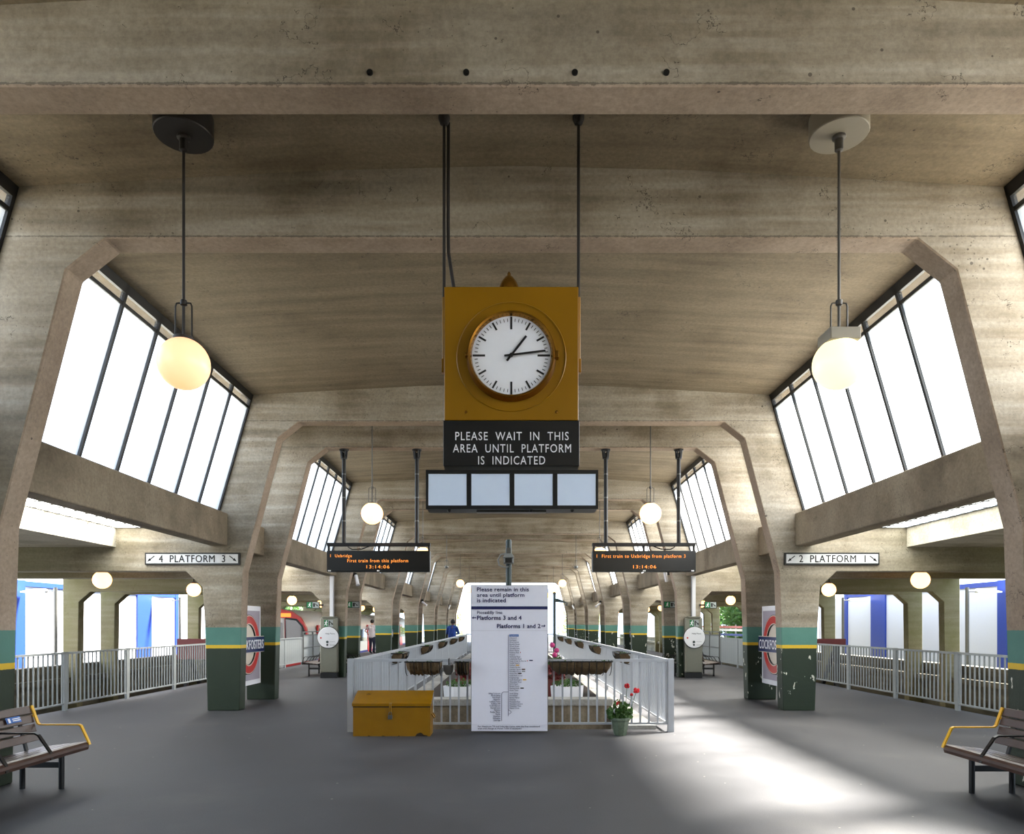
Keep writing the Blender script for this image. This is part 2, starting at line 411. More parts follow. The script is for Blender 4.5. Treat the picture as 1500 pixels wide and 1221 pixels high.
# clerestory windows
Bx, Bz, Tx, Tz = 5.42, 3.64, 4.79, 5.83
def on(s, t, y, out=0):
    n = Vector((s*(Tz-Bz), 0, -(Tx-Bx)*1.0)).normalized()
    return Vector((s*(Bx+(Tx-Bx)*t), y, Bz+(Tz-Bz)*t)) + n*out
wn = 0
for s in (-1, 1):
    for k in range(-1, 8):
        for ya, yb, n in ((F2+TH+P*(k-1), F1+P*k, 7), (F1+TH+P*k, F2+P*k, 2)):
            wn += 1
            nrm = on(s, 0, 0, 1)-on(s, 0, 0)
            fr = MB()
            fr.bar(on(s,.975,ya), on(s,.975,yb), .06, .115, nrm.cross(Vector((0,1,0))))
            fr.bar(on(s,.012,ya), on(s,.012,yb), .06, .05, nrm.cross(Vector((0,1,0))))
            fr.bar(on(s,.893,ya), on(s,.893,yb), .05, .045, nrm.cross(Vector((0,1,0))))
            for i in range(n+1):
                y = ya+(yb-ya)*i/n
                wd = .05 if 0 < i < n else .09
                fr.bar(on(s,0,y), on(s,1,y), wd, .06, nrm)
            o = struct(fr.build('window_%d' % wn, 'steel_dark'))
            g = MB(); g.quad(on(s,0,ya), on(s,0,yb), on(s,.893,yb), on(s,.893,ya)); g.build('frosted_glass', 'frost', o)
            g = MB(); g.quad(on(s,.893,ya), on(s,.893,yb), on(s,1,yb), on(s,1,ya)); g.build('clear_glass', 'clear', o)
# floor with the planted well, trench and grounds
mb = MB()
for a in ((-8.35,8.35,-6.2,11.0), (-8.35,-1.72,11.0,38.4), (1.72,8.35,11.0,38.4), (-8.35,8.35,38.4,66)):
    mb.box(a[0], a[1], a[2], a[3], -.4, 0)
struct(mb.build('floor', 'floor'))
mb = MB(); mb.box(-3, 3, 10.5, 39, -.75, -.6); struct(mb.build('floor_well', 'grime'))
mb = MB(); mb.box(-8.4, 8.4, -6.6, -6.2, -.4, 6.2); struct(mb.build('wall_back', 'conc'))
for s, nm in ((-1, 'left'), (1, 'right')):
    mb = MB(); mb.box(s*8.2, s*8.36, -6.2, 66, -1.1, -.02); struct(mb.build('wall_platform_'+nm, 'grime'))
    mb = MB(); mb.box(s*8.3, s*13.6, -6.2, 90, -1.25, -1.05); struct(mb.build('ground_trackbed_'+nm, 'ballast'))
    mb = MB(); mb.box(s*13.5, s*13.8, -6.2, 90, -1.2, .36); mb.box(s*13.2, s*13.5, -6.2, 90, -.16, -.0); mb.box(s*13.44, s*13.5, -6.2, 90, .26, .36)
    struct(mb.build('wall_trench_'+nm, 'grime'))
mb = MB(); mb.box(-120, 120, -40, 160, -1.5, -1.3)
struct(mb.build('ground', 'grass'))
for s in (-1, 1):
    for xr in (9.3, 10.75):
        mb = MB(); mb.box(s*(xr-.035), s*(xr+.035), 22.5, 90, -1.05, -.9); tag(mb.build('track_rail', 'grey_metal'),
            'steel running rail %s the %s-hand platform trench' % ('nearest the platform in' if xr < 10 else 'on the far side of', 'left' if s < 0 else 'right'), 'rail')
# planter wall round the well
mb = MB()
mb.box(-1.72, 1.72, 12.28, 12.72, .215, .32)
for s in (-1, 1): mb.box(s*1.70, s*2.2, 11.0, 38.2, -.6, .06)
struct(mb.build('wall_planter_coping', 'coping'))
mb = MB(); mb.box(-1.70, 1.70, 12.3, 12.6, -.6, .215); struct(mb.build('wall_planter', 'beamc'))
mb = MB(); mb.box(-1.7, 1.7, 12.72, 38.2, -.6, .18); struct(mb.build('ground_planter', 'soil'))

# ------------------------------------------------------------------ hoardings and things beyond the tracks
for s, nm in ((-1, 'left'), (1, 'right')):
    run = [('white', 8, 22.55), ('blue', 22.55, 23.0), ('white', 23.0, 29.9), ('blue', 29.9, 31.1), ('white', 31.1, 33.3), ('blue', 33.3, 33.6), ('white', 33.6, 36.5)]
    h = thing('hoarding', (s*15.5, 22, .2), 'tall %s hoarding with blue frames beyond the %s-hand track' % ('sunlit white' if s < 0 else 'shaded white', nm), 'hoarding')
    for c, a, b in run:
        if c == 'white':
            mb = MB(); mb.box(s*15.5, s*15.56, a, b, -.1, 2.80); mb.build('sheet', 'hoard_white', h)
        else:
            mb = MB(); mb.box(s*15.44, s*15.56, a, b, -.1, 2.98); mb.build('blue_upright', 'hoard_blue', h)
    mb = MB(); mb.box(s*15.45, s*15.57, 22.6, 33.6, 2.80, 2.96); mb.build('blue_top_rail', 'hoard_blue', h)
    for i in range(2):
        y = 22.7+8.5*i
        l = thing('trackside_lamp', (s*14.3, y, -1.3), 'grey trackside lamp post with horizontal head, %s one %s' % ('nearer' if i == 0 else 'farther', 'beyond the left track' if s < 0 else 'beyond the right track'), 'lamp post', 'trackside lamp posts')
        mb = MB(); mb.tube([(s*14.3,y,-1.3),(s*14.3,y,2.75)], .055, 10); mb.build('pole', 'grey_metal', l, .6)
        mb = MB(); mb.tube([(s*14.3,y,2.62),(s*14.6,y,2.62)], .02, 8); mb.build('arm', 'grey_metal', l, .6)
        mb = MB(); mb.prism([(s*14.55,2.64),(s*14.62,2.70),(s*14.9,2.70),(s*15.35,2.62),(s*15.35,2.58),(s*14.6,2.57)], y-.09, y+.09); mb.build('lamp_head', 'white', l, bevel=.01)
    b = thing('buffer_stop', (s*9.7, 22.6, -1.05), 'dark %s board of the buffer stop on the %s-hand track' % ('red' if s < 0 else 'maroon', nm), 'buffer stop')
    mb = MB(); mb.box(s*8.85, s*10.4, 22.5, 22.6, .5 if s < 0 else .94, 1.14); mb.build('board', 'maroon', b)
    for x in (9.2, 10.2):
        mb = MB(); mb.bar((s*x,22.7,-1.05),(s*x,22.7,1.1),.12,.12,(0,1,0)); mb.build('post', 'black', b)
        mb = MB(); mb.bar((s*x,24.2,-1.05),(s*x,22.75,.9),.1,.1,(1,0,0)); mb.build('brace', 'black', b)
def leaf_cloud(mb, c, R, n, sz, rng):
    for _ in range(n):
        while True:
            p = Vector((rng.uniform(-1,1), rng.uniform(-1,1), rng.uniform(-1,1)))
            if .35 < p.length < 1: break
        q = Vector(c)+Vector((p.x*R[0], p.y*R[1], p.z*R[2]))
        a = Vector((rng.uniform(-1,1), rng.uniform(-1,1), rng.uniform(-1,1))).normalized()
        b = a.cross(Vector((rng.uniform(-1,1), rng.uniform(-1,1), rng.uniform(-1,1)))).normalized()
        L = sz*rng.uniform(.6,1.3)
        mb.add([q-a*L, q-b*L*.45+a*.1*L, q+a*L, q+b*L*.45+a*.1*L], [(0,1,2,3)])
rng = random.Random(3)
def tree(x, y, z, h, r, label, n=1500, sz=.22, fm='leaf_dark'):
    t = thing('tree', (x, y, z), label, 'tree', 'trees beyond the station')
    mb = MB(); mb.tube([(x,y,z),(x+.1,y,z+h*.3),(x-.05,y,z+h*.6)], [.2,.15,.06], 8); mb.build('trunk', 'bark', t, .6)
    mb = MB()
    for i in range(5):
        a = rng.uniform(0, 2*PI)
        leaf_cloud(mb, (x+math.cos(a)*r*.35, y+math.sin(a)*r*.35, z+h*(.30+.13*i)), (r*.8,r*.8,h*.24), n//5, sz, rng)
    mb.build('foliage', fm, t)
for i, (x, y, h, r) in enumerate([(17.4,51,7,2.2),(18.8,57,8,2.4),(20.2,63.5,8,2.6),(22.5,71,9,2.8)]):
    tree(x, y, -1.3, h, r, 'leafy green tree right of the right-hand track, %s from the hoarding' % ['first','second','third','last'][i], 4200)
for i, (x, y, h, r) in enumerate([(-17.4,51,7,2.2),(-18.8,57,8,2.4),(-20.2,64,7,2.6)]):
    tree(x, y, -1.3, h, r, 'leafy green tree left of the left-hand track, %s from the hoarding' % ['first','second','last'][i], 1600)
for i, (x, y, h, r) in enumerate([(-9.5,98,6.5,3.0),(9.0,94,7,3.2),(0.5,110,6,4.0)]):
    tree(x, y, -1.3, h, r, 'sunlit tree past the open far end of the shed, %s' % ['left','right','centre'][i], 1800, .3, 'leaf_pale')
fe = thing('boundary_fence', (14.9, 48, -1.3), 'low red and white barrier fence in front of the right-hand trees', 'fence')
for i in range(11):
    y = 37+i*2.2; mb = MB(); mb.box(14.86,14.94,y,y+.08,-1.3,1.55); mb.build('post', 'grey_metal', fe)
for z, m in ((1.32,'red'),(1.12,'white'),(.80,'hoard_blue')):
    mb = MB(); mb.box(14.82,14.86,37,59,z,z+.14); mb.build('rail', m, fe)

# ------------------------------------------------------------------ globe lamps
def nave_lamp(x, y, globe=True, box=False, dark=False, label='', gm='globe'):
    zc, r = 3.81, .215
    cz = 6.03-.045*abs(x)
    t = thing('pendant_lamp', (x, y, cz), label, 'lamp', 'globe pendant lamps over the concourse')
    mb = MB(); mb.lathe([(.234,-.12),(.240,-.11),(.240,.06),(.234,.07)], (x,y,cz-.04), 32); mb.build('ceiling_rose', 'rod_dark' if dark else 'rose_grey', t, .5)
    mb = MB(); mb.lathe([(.012,-.13),(.034,-.12),(.036,-.03),(.055,-.02),(.055,.0)], (x,y,cz-.16), 16); mb.build('rod_socket', 'rod_dark' if dark else 'rod', t, .5)
    mb = MB(); mb.tube([(x,y,cz-.16),(x,y,zc+r-.03)], .0125, 10); mb.lathe([(.012,-.03),(.028,-.02),(.028,.02),(.012,.03)], (x,y,4.33), 12); mb.build('rod', 'rod_dark' if dark else 'rod', t, .6)
    for s in (-1, 1):
        mb = MB(); mb.tube([(x,y,4.33),(x+s*.06,y,4.325),(x+s*.07,y,4.30),(x+s*.07,y,zc+r-.06)], .0075, 6); mb.build('cage_wire', 'rod_dark' if dark else 'rod', t, .6)
    if globe:
        mb = MB(); mb.sphere((x,y,zc), r, 40, 24); mb.build('globe', gm, t, 3)
        mb = MB(); mb.lathe([(.085,-.015),(.085,.025),(.02,.035)], (x,y,zc+r-.015), 20); mb.build('fitter', 'rod_dark' if dark else 'rod', t, .5)
    else:
        mb = MB(); mb.lathe([(.05,-.06),(.08,-.02),(.08,.05),(.02,.07)], (x,y,zc+r+.02), 20); mb.build('fitter', 'grey_metal', t, .5)
    if box:
        mb = MB(); mb.box(x-.13,x+.13,y-.13,y+.13,zc+r-.05,zc+r+.055); mb.build('gear_box', 'rose_grey', t, bevel=.012)
ordn = ['nearest', 'second', 'third', 'fourth', 'fifth', 'sixth', 'seventh', 'last']
for k in range(8):
    y = F1+(1.98+TH)/2+P*k
    for s in (-1, 1):
        side = 'left' if s < 0 else 'right'
        if k == 0:
            lab = 'large warm globe pendant lamp on dark ceiling rose at upper left' if s < 0 else 'large cream globe pendant lamp with square grey gear box at upper right'
        elif k == 3:
            lab = 'pendant rod with its globe missing in the %s-hand row' % side
        else:
            lab = 'glowing globe pendant lamp, %s from the camera in the %s-hand row' % (ordn[k], side)
        nave_lamp(s*2.787, y, k != 3, k == 0 and s > 0, k == 0 and s < 0, lab, 'globe_cool' if (k == 0 and s > 0) else ('globe' if k == 0 else 'globe_lit'))
for s in (-1, 1):
    for i in range(11):
        y = 14.45+P/2*i
        if y > 62: break
        x, zc, r = s*8.17, 2.48, .175
        t = thing('aisle_lamp', (x,y,3.02), 'small glowing globe lamp under the %s aisle roof, %s from the camera' % ('left' if s < 0 else 'right', (ordn[:7]+['eighth','ninth','tenth','eleventh'])[i]), 'lamp', 'globe lamps in the aisles')
        mb = MB(); mb.sphere((x,y,zc), r, 28, 16); mb.build('globe', 'globe_lit', t, 3)
        mb = MB(); mb.tube([(x,y,3.02),(x,y,zc+r-.02)], .014, 8); mb.lathe([(.07,-.02),(.07,.02),(.02,.04)], (x,y,zc+r), 14); mb.build('stem', 'steel_dark', t, .6)

# ------------------------------------------------------------------ hanging clock
yc, yf = 6.30, 6.15
ck = thing('hanging_clock', (0, yc, 6.0), 'square mustard yellow clock hung on two steel rods', 'clock')
mb = MB(); mb.box(-.571,.571,yf,yf+.30,3.33,4.465); mb.build('housing', 'yellow', ck, bevel=.006)
ccx, ccz = 0, 1.6+391*yf/1060
def ring(mb, r0, r1, y0, y1, cx=0, cz=0, n=64):
    mb.lathe([(r0,y1),(r0,y0),(r1,y0),(r1,y1),(r0,y1)], (cx,0,cz), n, 'y')
mb = MB(); mb.lathe([(.345,yf-.075),(.36,yf-.08),(.375,yf-.05),(.385,yf+.01),(.33,yf+.01),(.335,yf-.05),(.345,yf-.075)], (ccx,0,ccz), 72, 'y'); mb.build('bezel', 'brass', ck, .5)
mb = MB(); mb.lathe([(.455,yf-.006),(.462,yf-.008),(.468,yf-.002),(.468,yf+.004)], (ccx,0,ccz), 72, 'y', cap=False); mb.build('raised_ring', 'yellow', ck, .5)
mb = MB(); mb.lathe([(1e-6,yf-.03),(.336,yf-.03),(.336,yf-.0)], (ccx,0,ccz), 64, 'y'); dial = mb.build('dial', 'white', ck)
mb = MB()
for i in range(60):
    a = 2*PI*i/60
    if i % 15 == 0: r0, r1, wd = .222, .328, .016
    elif i % 5 == 0: r0, r1, wd = .248, .318, .015
    else: r0, r1, wd = .286, .312, .005
    d = Vector((math.sin(a),0,math.cos(a)))
    c = Vector((ccx, yf-.032, ccz)); mb.bar(c+d*r0, c+d*r1, wd, .004, (0,1,0))
mb.build('minute_marks', 'black', dial)
for nm, ang, L, tail, wd, dy in (('hour_hand', 38, .205, .06, .018, .042), ('minute_hand', 83, .29, .06, .015, .05)):
    a = math.radians(ang); d = Vector((math.sin(a),0,math.cos(a))); c = Vector((ccx, yf-dy, ccz))
    mb = MB(); mb.bar(c-d*tail, c+d*L, wd, .005, (0,1,0)); mb.build(nm, 'black', ck)
mb = MB(); mb.lathe([(1e-6,yf-.058),(.016,yf-.056),(.016,yf-.03)], (ccx,0,ccz), 16, 'y'); mb.build('hand_hub', 'black', ck)
mb = MB(); mb.box(.352,.40,yf-.07,yf,ccz-.03,ccz+.03); mb.build('bezel_latch', 'brass', ck, bevel=.004)
mb = MB(); mb.box(-.39,-.365,yf-.06,yf,ccz-.015,ccz+.015); mb.build('bezel_hinge', 'brass', ck, bevel=.004)
mb = MB(); mb.lathe([(.088,0),(.088,.03),(.082,.07),(.065,.11),(.036,.15),(.016,.165),(.014,.185),(.004,.20)], (-.02, yf+.15, 4.465), 28); mb.build('finial', 'brass', ck, .7)
for s in (-1, 1):
    x = s*.585
    mb = MB(); mb.tube([(x,yc,3.86),(x,yc,6.02)], .0135, 12); mb.build('suspension_rod', 'rod_dark', ck, .6)
    mb = MB(); mb.lathe([(.012,-.075),(.035,-.06),(.05,-.02),(.05,.03)], (x,yc,6.01), 20); mb.build('ceiling_cup', 'rod_dark', ck, .6)
    mb = MB(); mb.box(x-.022,x+.022,yc-.03,yc+.03,3.78,3.90); mb.tube([(x,yc,3.90),(x,yc,4.44)],.019,10); mb.build('side_bracket', 'yellow', ck, bevel=.004)
    mb = MB(); mb.lathe([(1e-6,yf-.008),(.012,yf-.006),(.012,yf+.002)], (s*.385,0,3.40), 12, 'y'); mb.build('screw', 'brass', ck)
mb = MB(); mb.tube([(-.55,yc+.03,5.98),(-.553,yc+.03,5.2),(-.55,yc+.03,4.85),(-.52,yc+.03,4.65),(-.49,yc+.03,4.46)], .0155, 8); mb.build('conduit', 'rod_dark', ck, .6)
# black notice sign
sg = thing('hanging_sign', (0, 6.3, 3.33), 'black hanging sign with white capitals below the yellow clock', 'sign')
yb_ = 6.14
mb = MB(); mb.box(-.578,.578,yb_,yb_+.24,2.94,3.325); mb.build('panel', 'black', sg, bevel=.004)
for i, (tx, wd) in enumerate((('PLEASE  WAIT  IN  THIS', 166), ('AREA  UNTIL  PLATFORM', 173), ('IS  INDICATED', 98))):
    px_c = (750, 750, 749.5)[i]; py = (638.5, 656.5, 674)[i]
    text(tx, wd*yb_/1060, 12.2*yb_/1060, 'white', sg, 'lettering', ((px_c-749)*yb_/1060, yb_-.001, 1.6+(913.5-py)*yb_/1060), spacing=1.15, bold=.002)
ib = thing('indicator_box', (0, 6.3, 2.94), 'black framed row of four blank pale light panels under the hanging sign', 'indicator')
yi, x0, x1, z0, z1 = 6.13, -.724, .736, 2.575, 2.90
z0 = 1.6+(913.5-744.5)*yi/1060; z1 = 1.6+(913.5-688)*yi/1060
mb = MB(); mb.box(x0,x1,yi+.012,yi+.28,z0+.004,z1); mb.build('casing', 'black', ib, bevel=.004)
for a in (0, 1, 2, 3, 4):
    xx = x0+(x1-x0)*a/4; mb = MB(); mb.box(max(x0,xx-.016),min(x1,xx+.016),yi,yi+.02,z0,z1); mb.build('upright', 'black', ib)
for z in (z0+.008, z1-.018):
    mb = MB(); mb.box(x0,x1,yi-.002,yi+.018,z-.012,z+.018); mb.build('frame_rail', 'black', ib)
for a in range(4):
    mb = MB(); mb.box(x0+(x1-x0)*a/4+.02,x0+(x1-x0)*(a+1)/4-.02,yi+.006,yi+.014,z0+.022,z1-.032); mb.build('diffuser', 'lightbox', ib)
for x in (-.53,.17,.52):
    mb = MB(); mb.sphere((x,yi+.06,z0-.006),.016,10,6); mb.build('thumb_screw', 'black', ib, 3)
mb = MB(); mb.box(-.3,.3,yi+.12,yi+.2,z0-.012,z0+.006); mb.build('under_plate', 'grey_metal', ib)

# ------------------------------------------------------------------ platform and train signs
for s, tx, lab in ((-1, '4  PLATFORM  3', 'white and black platform 4 and 3 arrow sign on the left pillar'), (1, '2  PLATFORM  1', 'white and black platform 2 and 1 arrow sign on the right pillar')):
    y = 13.31; a, b = (212, 351) if s < 0 else (1149.5, 1288.5)
    X0, X1 = (a-749)*y/1060, (b-749)*y/1060; Z1, Z0 = 1.6+(913.5-809)*y/1060, 1.6+(913.5-827)*y/1060
    t = thing('platform_sign', ((X0+X1)/2, y, Z0), lab, 'sign', 'platform number signs')
    mb = MB(); mb.box(X0,X1,y,y+.05,Z0,Z1); mb.build('frame', 'black', t, bevel=.004)
    mb = MB(); mb.box(X0+.03,X1-.03,y-.006,y+.01,Z0+.03,Z1-.03); mb.build('plate', 'pale_plate', t)
    zc = (Z0+Z1)/2; xc = (X0+X1)/2
    text(tx, 97*y/1060, 10.5*y/1060, 'ink', t, 'lettering', (xc,y-.007,zc), spacing=1.1, bold=.008)
    for q, ang in ((-1, 180+38), (1, -38)):
        mb = MB(); arrow(mb, (xc+q*.755, zc), math.radians(ang), .17, .016, y-.007); mb.build('arrow', 'ink', t)
def led(s, lines, lab):
    y = 15.40; x0, x1 = (1.73*s, 3.93*s); x0, x1 = min(x0,x1), max(x0,x1)
    t = thing('train_display', (s*2.83, 15.48, 5.3), lab, 'display', 'hanging train displays')
    mb = MB(); mb.box(x0,x1,y,y+.2,2.71,3.16); mb.build('housing', 'screen', t, bevel=.012)
    mb = MB(); mb.box(x0+.03,x1-.03,y-.004,y+.01,2.76,3.13); mb.build('screen', 'screen', t)
    mb = MB(); mb.box(x0,x1,y+.02,y+.14,3.26,3.33); mb.build('hanger_rail', 'steel_dark', t, bevel=.005)
    for xx in (x0+.03, x1-.03, (x0+x1)/2):
        mb = MB(); mb.box(xx-.02,xx+.02,y+.04,y+.1,3.14,3.28); mb.build('hanger', 'steel_dark', t)
    for xx in (s*2.02, s*3.58):
        mb = MB(); mb.tube([(xx,15.48,3.3),(xx,15.48,5.25)], .042, 14); mb.build('pole', 'steel_dark', t, .6)
        mb = MB(); mb.lathe([(.1,.0),(.1,-.03),(.05,-.04)], (xx,15.48,5.33), 18)
        for q in range(6):
            a = PI/3*q; mb.tube([(xx+.07*math.cos(a),15.48+.07*math.sin(a),5.3),(xx+.055*math.cos(a),15.48+.055*math.sin(a),5.14)], .014, 6)
        mb.lathe([(.07,-.015),(.07,.015)], (xx,15.48,5.14), 14); mb.build('ceiling_bracket', 'steel_dark', t, .6)
        mb = MB()
        for z in (3.8, 4.3, 4.8): mb.lathe([(.046,-.012),(.046,.012)], (xx,15.48,z), 14)
        mb.build('pole_band', 'grey_metal', t, .6)
    for (tx, pxl, pxr, py, h) in lines:
        text(tx, (pxr-pxl)*y/1060, h*y/1060, 'led', t, 'lettering', (((pxl+pxr)/2-749)*y/1060, y-.006, 1.6+(913.5-py)*y/1060), bold=.004, spacing=1.2)
    for xx in ((x0+x1)/2, x0+.06 if s < 0 else x1-.07):
        mb = MB(); mb.box(xx-.03,xx+.03,y-.006,y+.002,2.72,2.745); mb.build('service_tag', 'white', t)
    mb = MB(); mb.tube([(s*3.5,y+.1,3.25),(s*3.4,y+.05,3.19),(s*3.2,y+.08,3.2),(s*3.05,y+.1,3.26)], .012, 6); mb.build('cable', 'black', t, .6)
led(-1, [('1  Uxbridge', 484, 515.5, 814.4, 5.6), ('First train from this platform', 509, 598, 821.6, 6.4), ('13:14:06', 537, 570.5, 829.8, 4.8)], 'black train display reading first train from this platform, hung at left')
led(1, [('1  First train to Uxbridge from platform 3', 874, 1004, 815.0, 6.6), ('13:14:06', 927.5, 961, 829.8, 4.8)], 'black train display reading first train to Uxbridge, hung at right')
def figure(mb, x, y, z, h):
    """simple running figure, thin prism facing the camera"""
    mb.lathe([(.09*h,y-.004),(.09*h,y+.001)], (x+.08*h,0,z+.38*h), 10, 'y')
    for a, b, wd in (((.04,.26),(-.06,-.06),.15), ((-.06,-.06),(.14,-.20),.1), ((.14,-.20),(.10,-.42),.09), ((-.06,-.06),(-.14,-.25),.1), ((-.14,-.25),(-.32,-.28),.08), ((.04,.24),(.22,.08),.07), ((.0,.22),(-.22,.1),.07)):
        mb.bar((x+a[0]*h,y,z+a[1]*h), (x+b[0]*h,y,z+b[1]*h), wd*h, .006, (0,1,0))
def exit_sign(x0, x1, y, z0, z1, lab, par=None):
    t = thing('exit_sign', ((x0+x1)/2, y+.05, z0), lab, 'sign', 'green exit signs') if par is None else par
    xm = x0+(x1-x0)*.47; h = z1-z0
    if par is None: mb = MB(); mb.box(x0-.02,x1+.02,y+.006,y+.06,z0-.015,z1+.015); mb.build('casing', 'black', t)
    mb = MB(); mb.box(x0,xm-.006,y,y+.02,z0,z1); g = mb.build('green_pictogram', 'green_sign', t)
    mb = MB(); figure(mb, (x0+xm)/2, y-.003, (z0+z1)/2, h*.9); mb.build('running_figure', 'white', g)
    mb = MB(); mb.box(xm,x1,y,y+.02,z0,z1); g = mb.build('grey_pictogram', 'label_grey', t)
    mb = MB(); xc = (xm+x1)/2; arrow(mb, (xc+.03,(z0+z1)/2), -PI/4, h*.7, h*.1, y-.002); mb.box(xm+.02,xc-.02,y-.004,y,z0+.03,z1-.03); mb.build('arrow', 'steel_dark', g)
    return t
for s in (-1, 1):
    side = 'left' if s < 0 else 'right'
    a, b = (449.5, 467) if s < 0 else (1033, 1049)
    y = 21.6; t_ = exit_sign((a-749)*y/1060, (b-749)*y/1060, y, 2.08, 2.25, 'green running figure exit sign over the %s aisle opening' % side)
    mb = MB(); mb.box(s*5.63, s*6.05, y+.05, y+.105, 2.14, 2.19); mb.build('wall_bracket', 'black', t_)
    a, b = (507.5, 525.5) if s < 0 else (973.5, 991)
    y = 23.58; exit_sign((a-749)*y/1060, (b-749)*y/1060, y, 2.14, 2.32, 'green running figure exit sign on the %s pillar above the help point' % side)
# roundel panels
def roundel(s, y0, y1, lab):
    X = s*5.30; yc_ = (y0+y1)/2; zc = 1.185
    t = thing('roundel_sign', (X, yc_, .36), lab, 'sign', 'station name roundels')
    def bx(a, b, c, d, thick, z_off=0): return None
    mb = MB(); mb.box(X, X+s*.05, y0, y1, .36, 1.97); mb.build('frame', 'white', t, bevel=.006)
    f = X-s*.008
    mb = MB(); mb.box(f, X+s*.02, y0+.09, y1-.09, .46, 1.87); mb.build('panel', 'lilac', t)
    def rg(nm, m, r0, r1, d):
        mb = MB(); mb.lathe([(r0,f-s*.0),(r0,f-s*d),(r1,f-s*d),(r1,f-s*.0)], (0,yc_,zc), 56, 'x'); mb.build(nm, m, t)
    rg('ring_edge', 'black', .40, .60, .04); rg('ring_white_line', 'cream', .410, .588, .043); rg('red_ring', 'red', .428, .572, .047)
    mb = MB(); mb.lathe([(1e-6,f-s*.01),(.405,f-s*.01),(.405,f)], (0,yc_,zc), 48, 'x'); mb.build('centre_disc', 'cream', t)
    mb = MB(); mb.box(f-s*.05, f-s*.065, yc_-.80, yc_+.80, zc-.165, zc+.165); mb.build('bar_edge', 'cream', t)
    mb = MB(); mb.box(f-s*.05, f-s*.075, yc_-.79, yc_+.79, zc-.152, zc+.152); mb.build('name_bar', 'rblue', t)
    text('COCKFOSTERS', 1.46, .185, 'white', t, 'lettering', (f-s*.077, yc_, zc), (0,-s,0), (0,0,1), bold=.01, spacing=1.05)
for k in (1, 3):
    for s in (-1, 1):
        roundel(s, F1+TH+P*k+.03, F2+P*k-.03, ('red ring roundel with blue COCKFOSTERS bar on %s pillars, %s' % ('left' if s < 0 else 'right', 'nearest the camera' if k == 1 else 'farther down the shed')))

# ------------------------------------------------------------------ notice board with the line map
y = 10.60; S = y/1060
def bp(px, py): return ((px-746.3)*S-.027, y-.003, 1.6+(913.5-py)*S)
nb = thing('notice_board', (-.03, y+.02, 0), 'tall white notice board with platform directions and line map', 'sign')
X0, X1 = (689.7-749)*S, (802.8-749)*S; Z0, Z1 = .02, 1.6+(913.5-856.5)*S
mb = MB(); mb.box(X0,X1,y+.004,y+.05,Z0,Z1); mb.build('frame', 'grey_metal', nb, bevel=.003)
mb = MB(); mb.box(X0+.008,X1-.008,y-.001,y+.01,Z0+.012,Z1-.008); mb.build('panel', 'sign_white', nb)
def cp(cx, cy):     # from zoomed-crop coordinates of the board to the board plane
    return Vector(((680+cx/4.886-749)*S, y-.003, 1.6+(913.5-(840+cy/4.886))*S))
def bt(tx, cx0, cx1, cy, h, mat='navy', al='LEFT', bold=.02, line=1):
    p = cp({'LEFT': cx0, 'RIGHT': cx1, 'CENTER': (cx0+cx1)/2}[al], cy)
    return text(tx, (cx1-cx0)/4.886*S, h/4.886*S, mat, nb, 'lettering', p, align=al, bold=bold, depth=.002, spacing=1.05)
bt('Please remain in this', 92, 462, 112, 28); bt('area until platform', 92, 430, 156, 36); bt('is indicated', 92, 297, 190, 28)
bt('Piccadilly line', 93, 272, 280, 28, bold=.008); bt('Platforms 3 and 4', 93, 410, 315, 29, bold=.03); bt('Platforms 1 and 2', 235, 545, 374, 29, bold=.03)
mb = MB(); a, b = cp(46, 233), cp(592, 255); mb.box(X0+.008,X1-.008,y-.004,y,b.z,a.z); mb.build('header_band', 'navy', nb)
for cx, cy, ang in ((71, 315, PI), (567, 373, 0)):
    p = cp(cx, cy); mb = MB(); arrow(mb, (p.x, p.z), ang, .062, .013, y-.003, .35)
    mb.build('arrow', 'navy', nb)
for cy in (407, 1080):
    p = cp(50, cy); mb = MB(); mb.box(X0+.008,X1-.008,y-.0025,y,p.z-.001,p.z+.001); mb.build('rule_line', 'lilac', nb)
lm = MB(); c = lambda x_, y_: cp(x_, y_)
def seg(x0_, y0_, x1_, y1_, wd=.006): lm.bar(c(x0_,y0_), c(x1_,y1_), wd, .003, (0,1,0))
seg(315,437,315,1018); seg(315,845,280,845); seg(280,845,268,857); seg(268,857,268,1052); seg(315,972,328,980,.004); seg(328,980,338,990,.004); seg(338,990,328,1000,.004); seg(328,1000,318,1004,.004)
st1 = ['Oakwood','Southgate','Arnos Grove','Bounds Green','Wood Green','Turnpike Lane','Manor House','Finsbury Park','Arsenal','Holloway Road','Caledonian Road',"King's Cross St. Pancras",'Russell Square','Holborn','Covent Garden','Leicester Square','Piccadilly Circus','Green Park','Hyde Park Corner','Knightsbridge','South Kensington','Gloucester Road',"Earl's Court",'Barons Court','Hammersmith','Acton Town']
st2 = ['South Ealing','Northfields','Boston Manor','Osterley','Hounslow East','Hounslow Central','Hounslow West','Hatton Cross']
st3 = ['Ealing Common','North Ealing','Park Royal','Alperton','Sudbury Town','Sudbury Hill','South Harrow','Rayners Lane','Eastcote','Ruislip Manor','Ruislip','Ickenham','Hillingdon','Uxbridge']
lmo = lm.build('line_map', 'navy', nb)
def col(names, cx, cy, al, pitch, wd):
    p = cp(cx, cy); h = len(names)*pitch
    text('\n'.join(names), wd/4.886*S, (h-5)/4.886*S, 'navy', lmo, 'station_names', p, align=al, depth=.002, bold=0)
col(st1, 324, 646, 'LEFT', 15, 120); col(st2, 324, 908, 'LEFT', 15, 93); col(st3, 259, 953, 'RIGHT', 15.1, 84)
a, b = cp(323,434), cp(390,450); mb = MB(); mb.box(a.x,b.x,y-.003,y,b.z,a.z); hb = mb.build('station_highlight', 'hivis_blue', lmo)
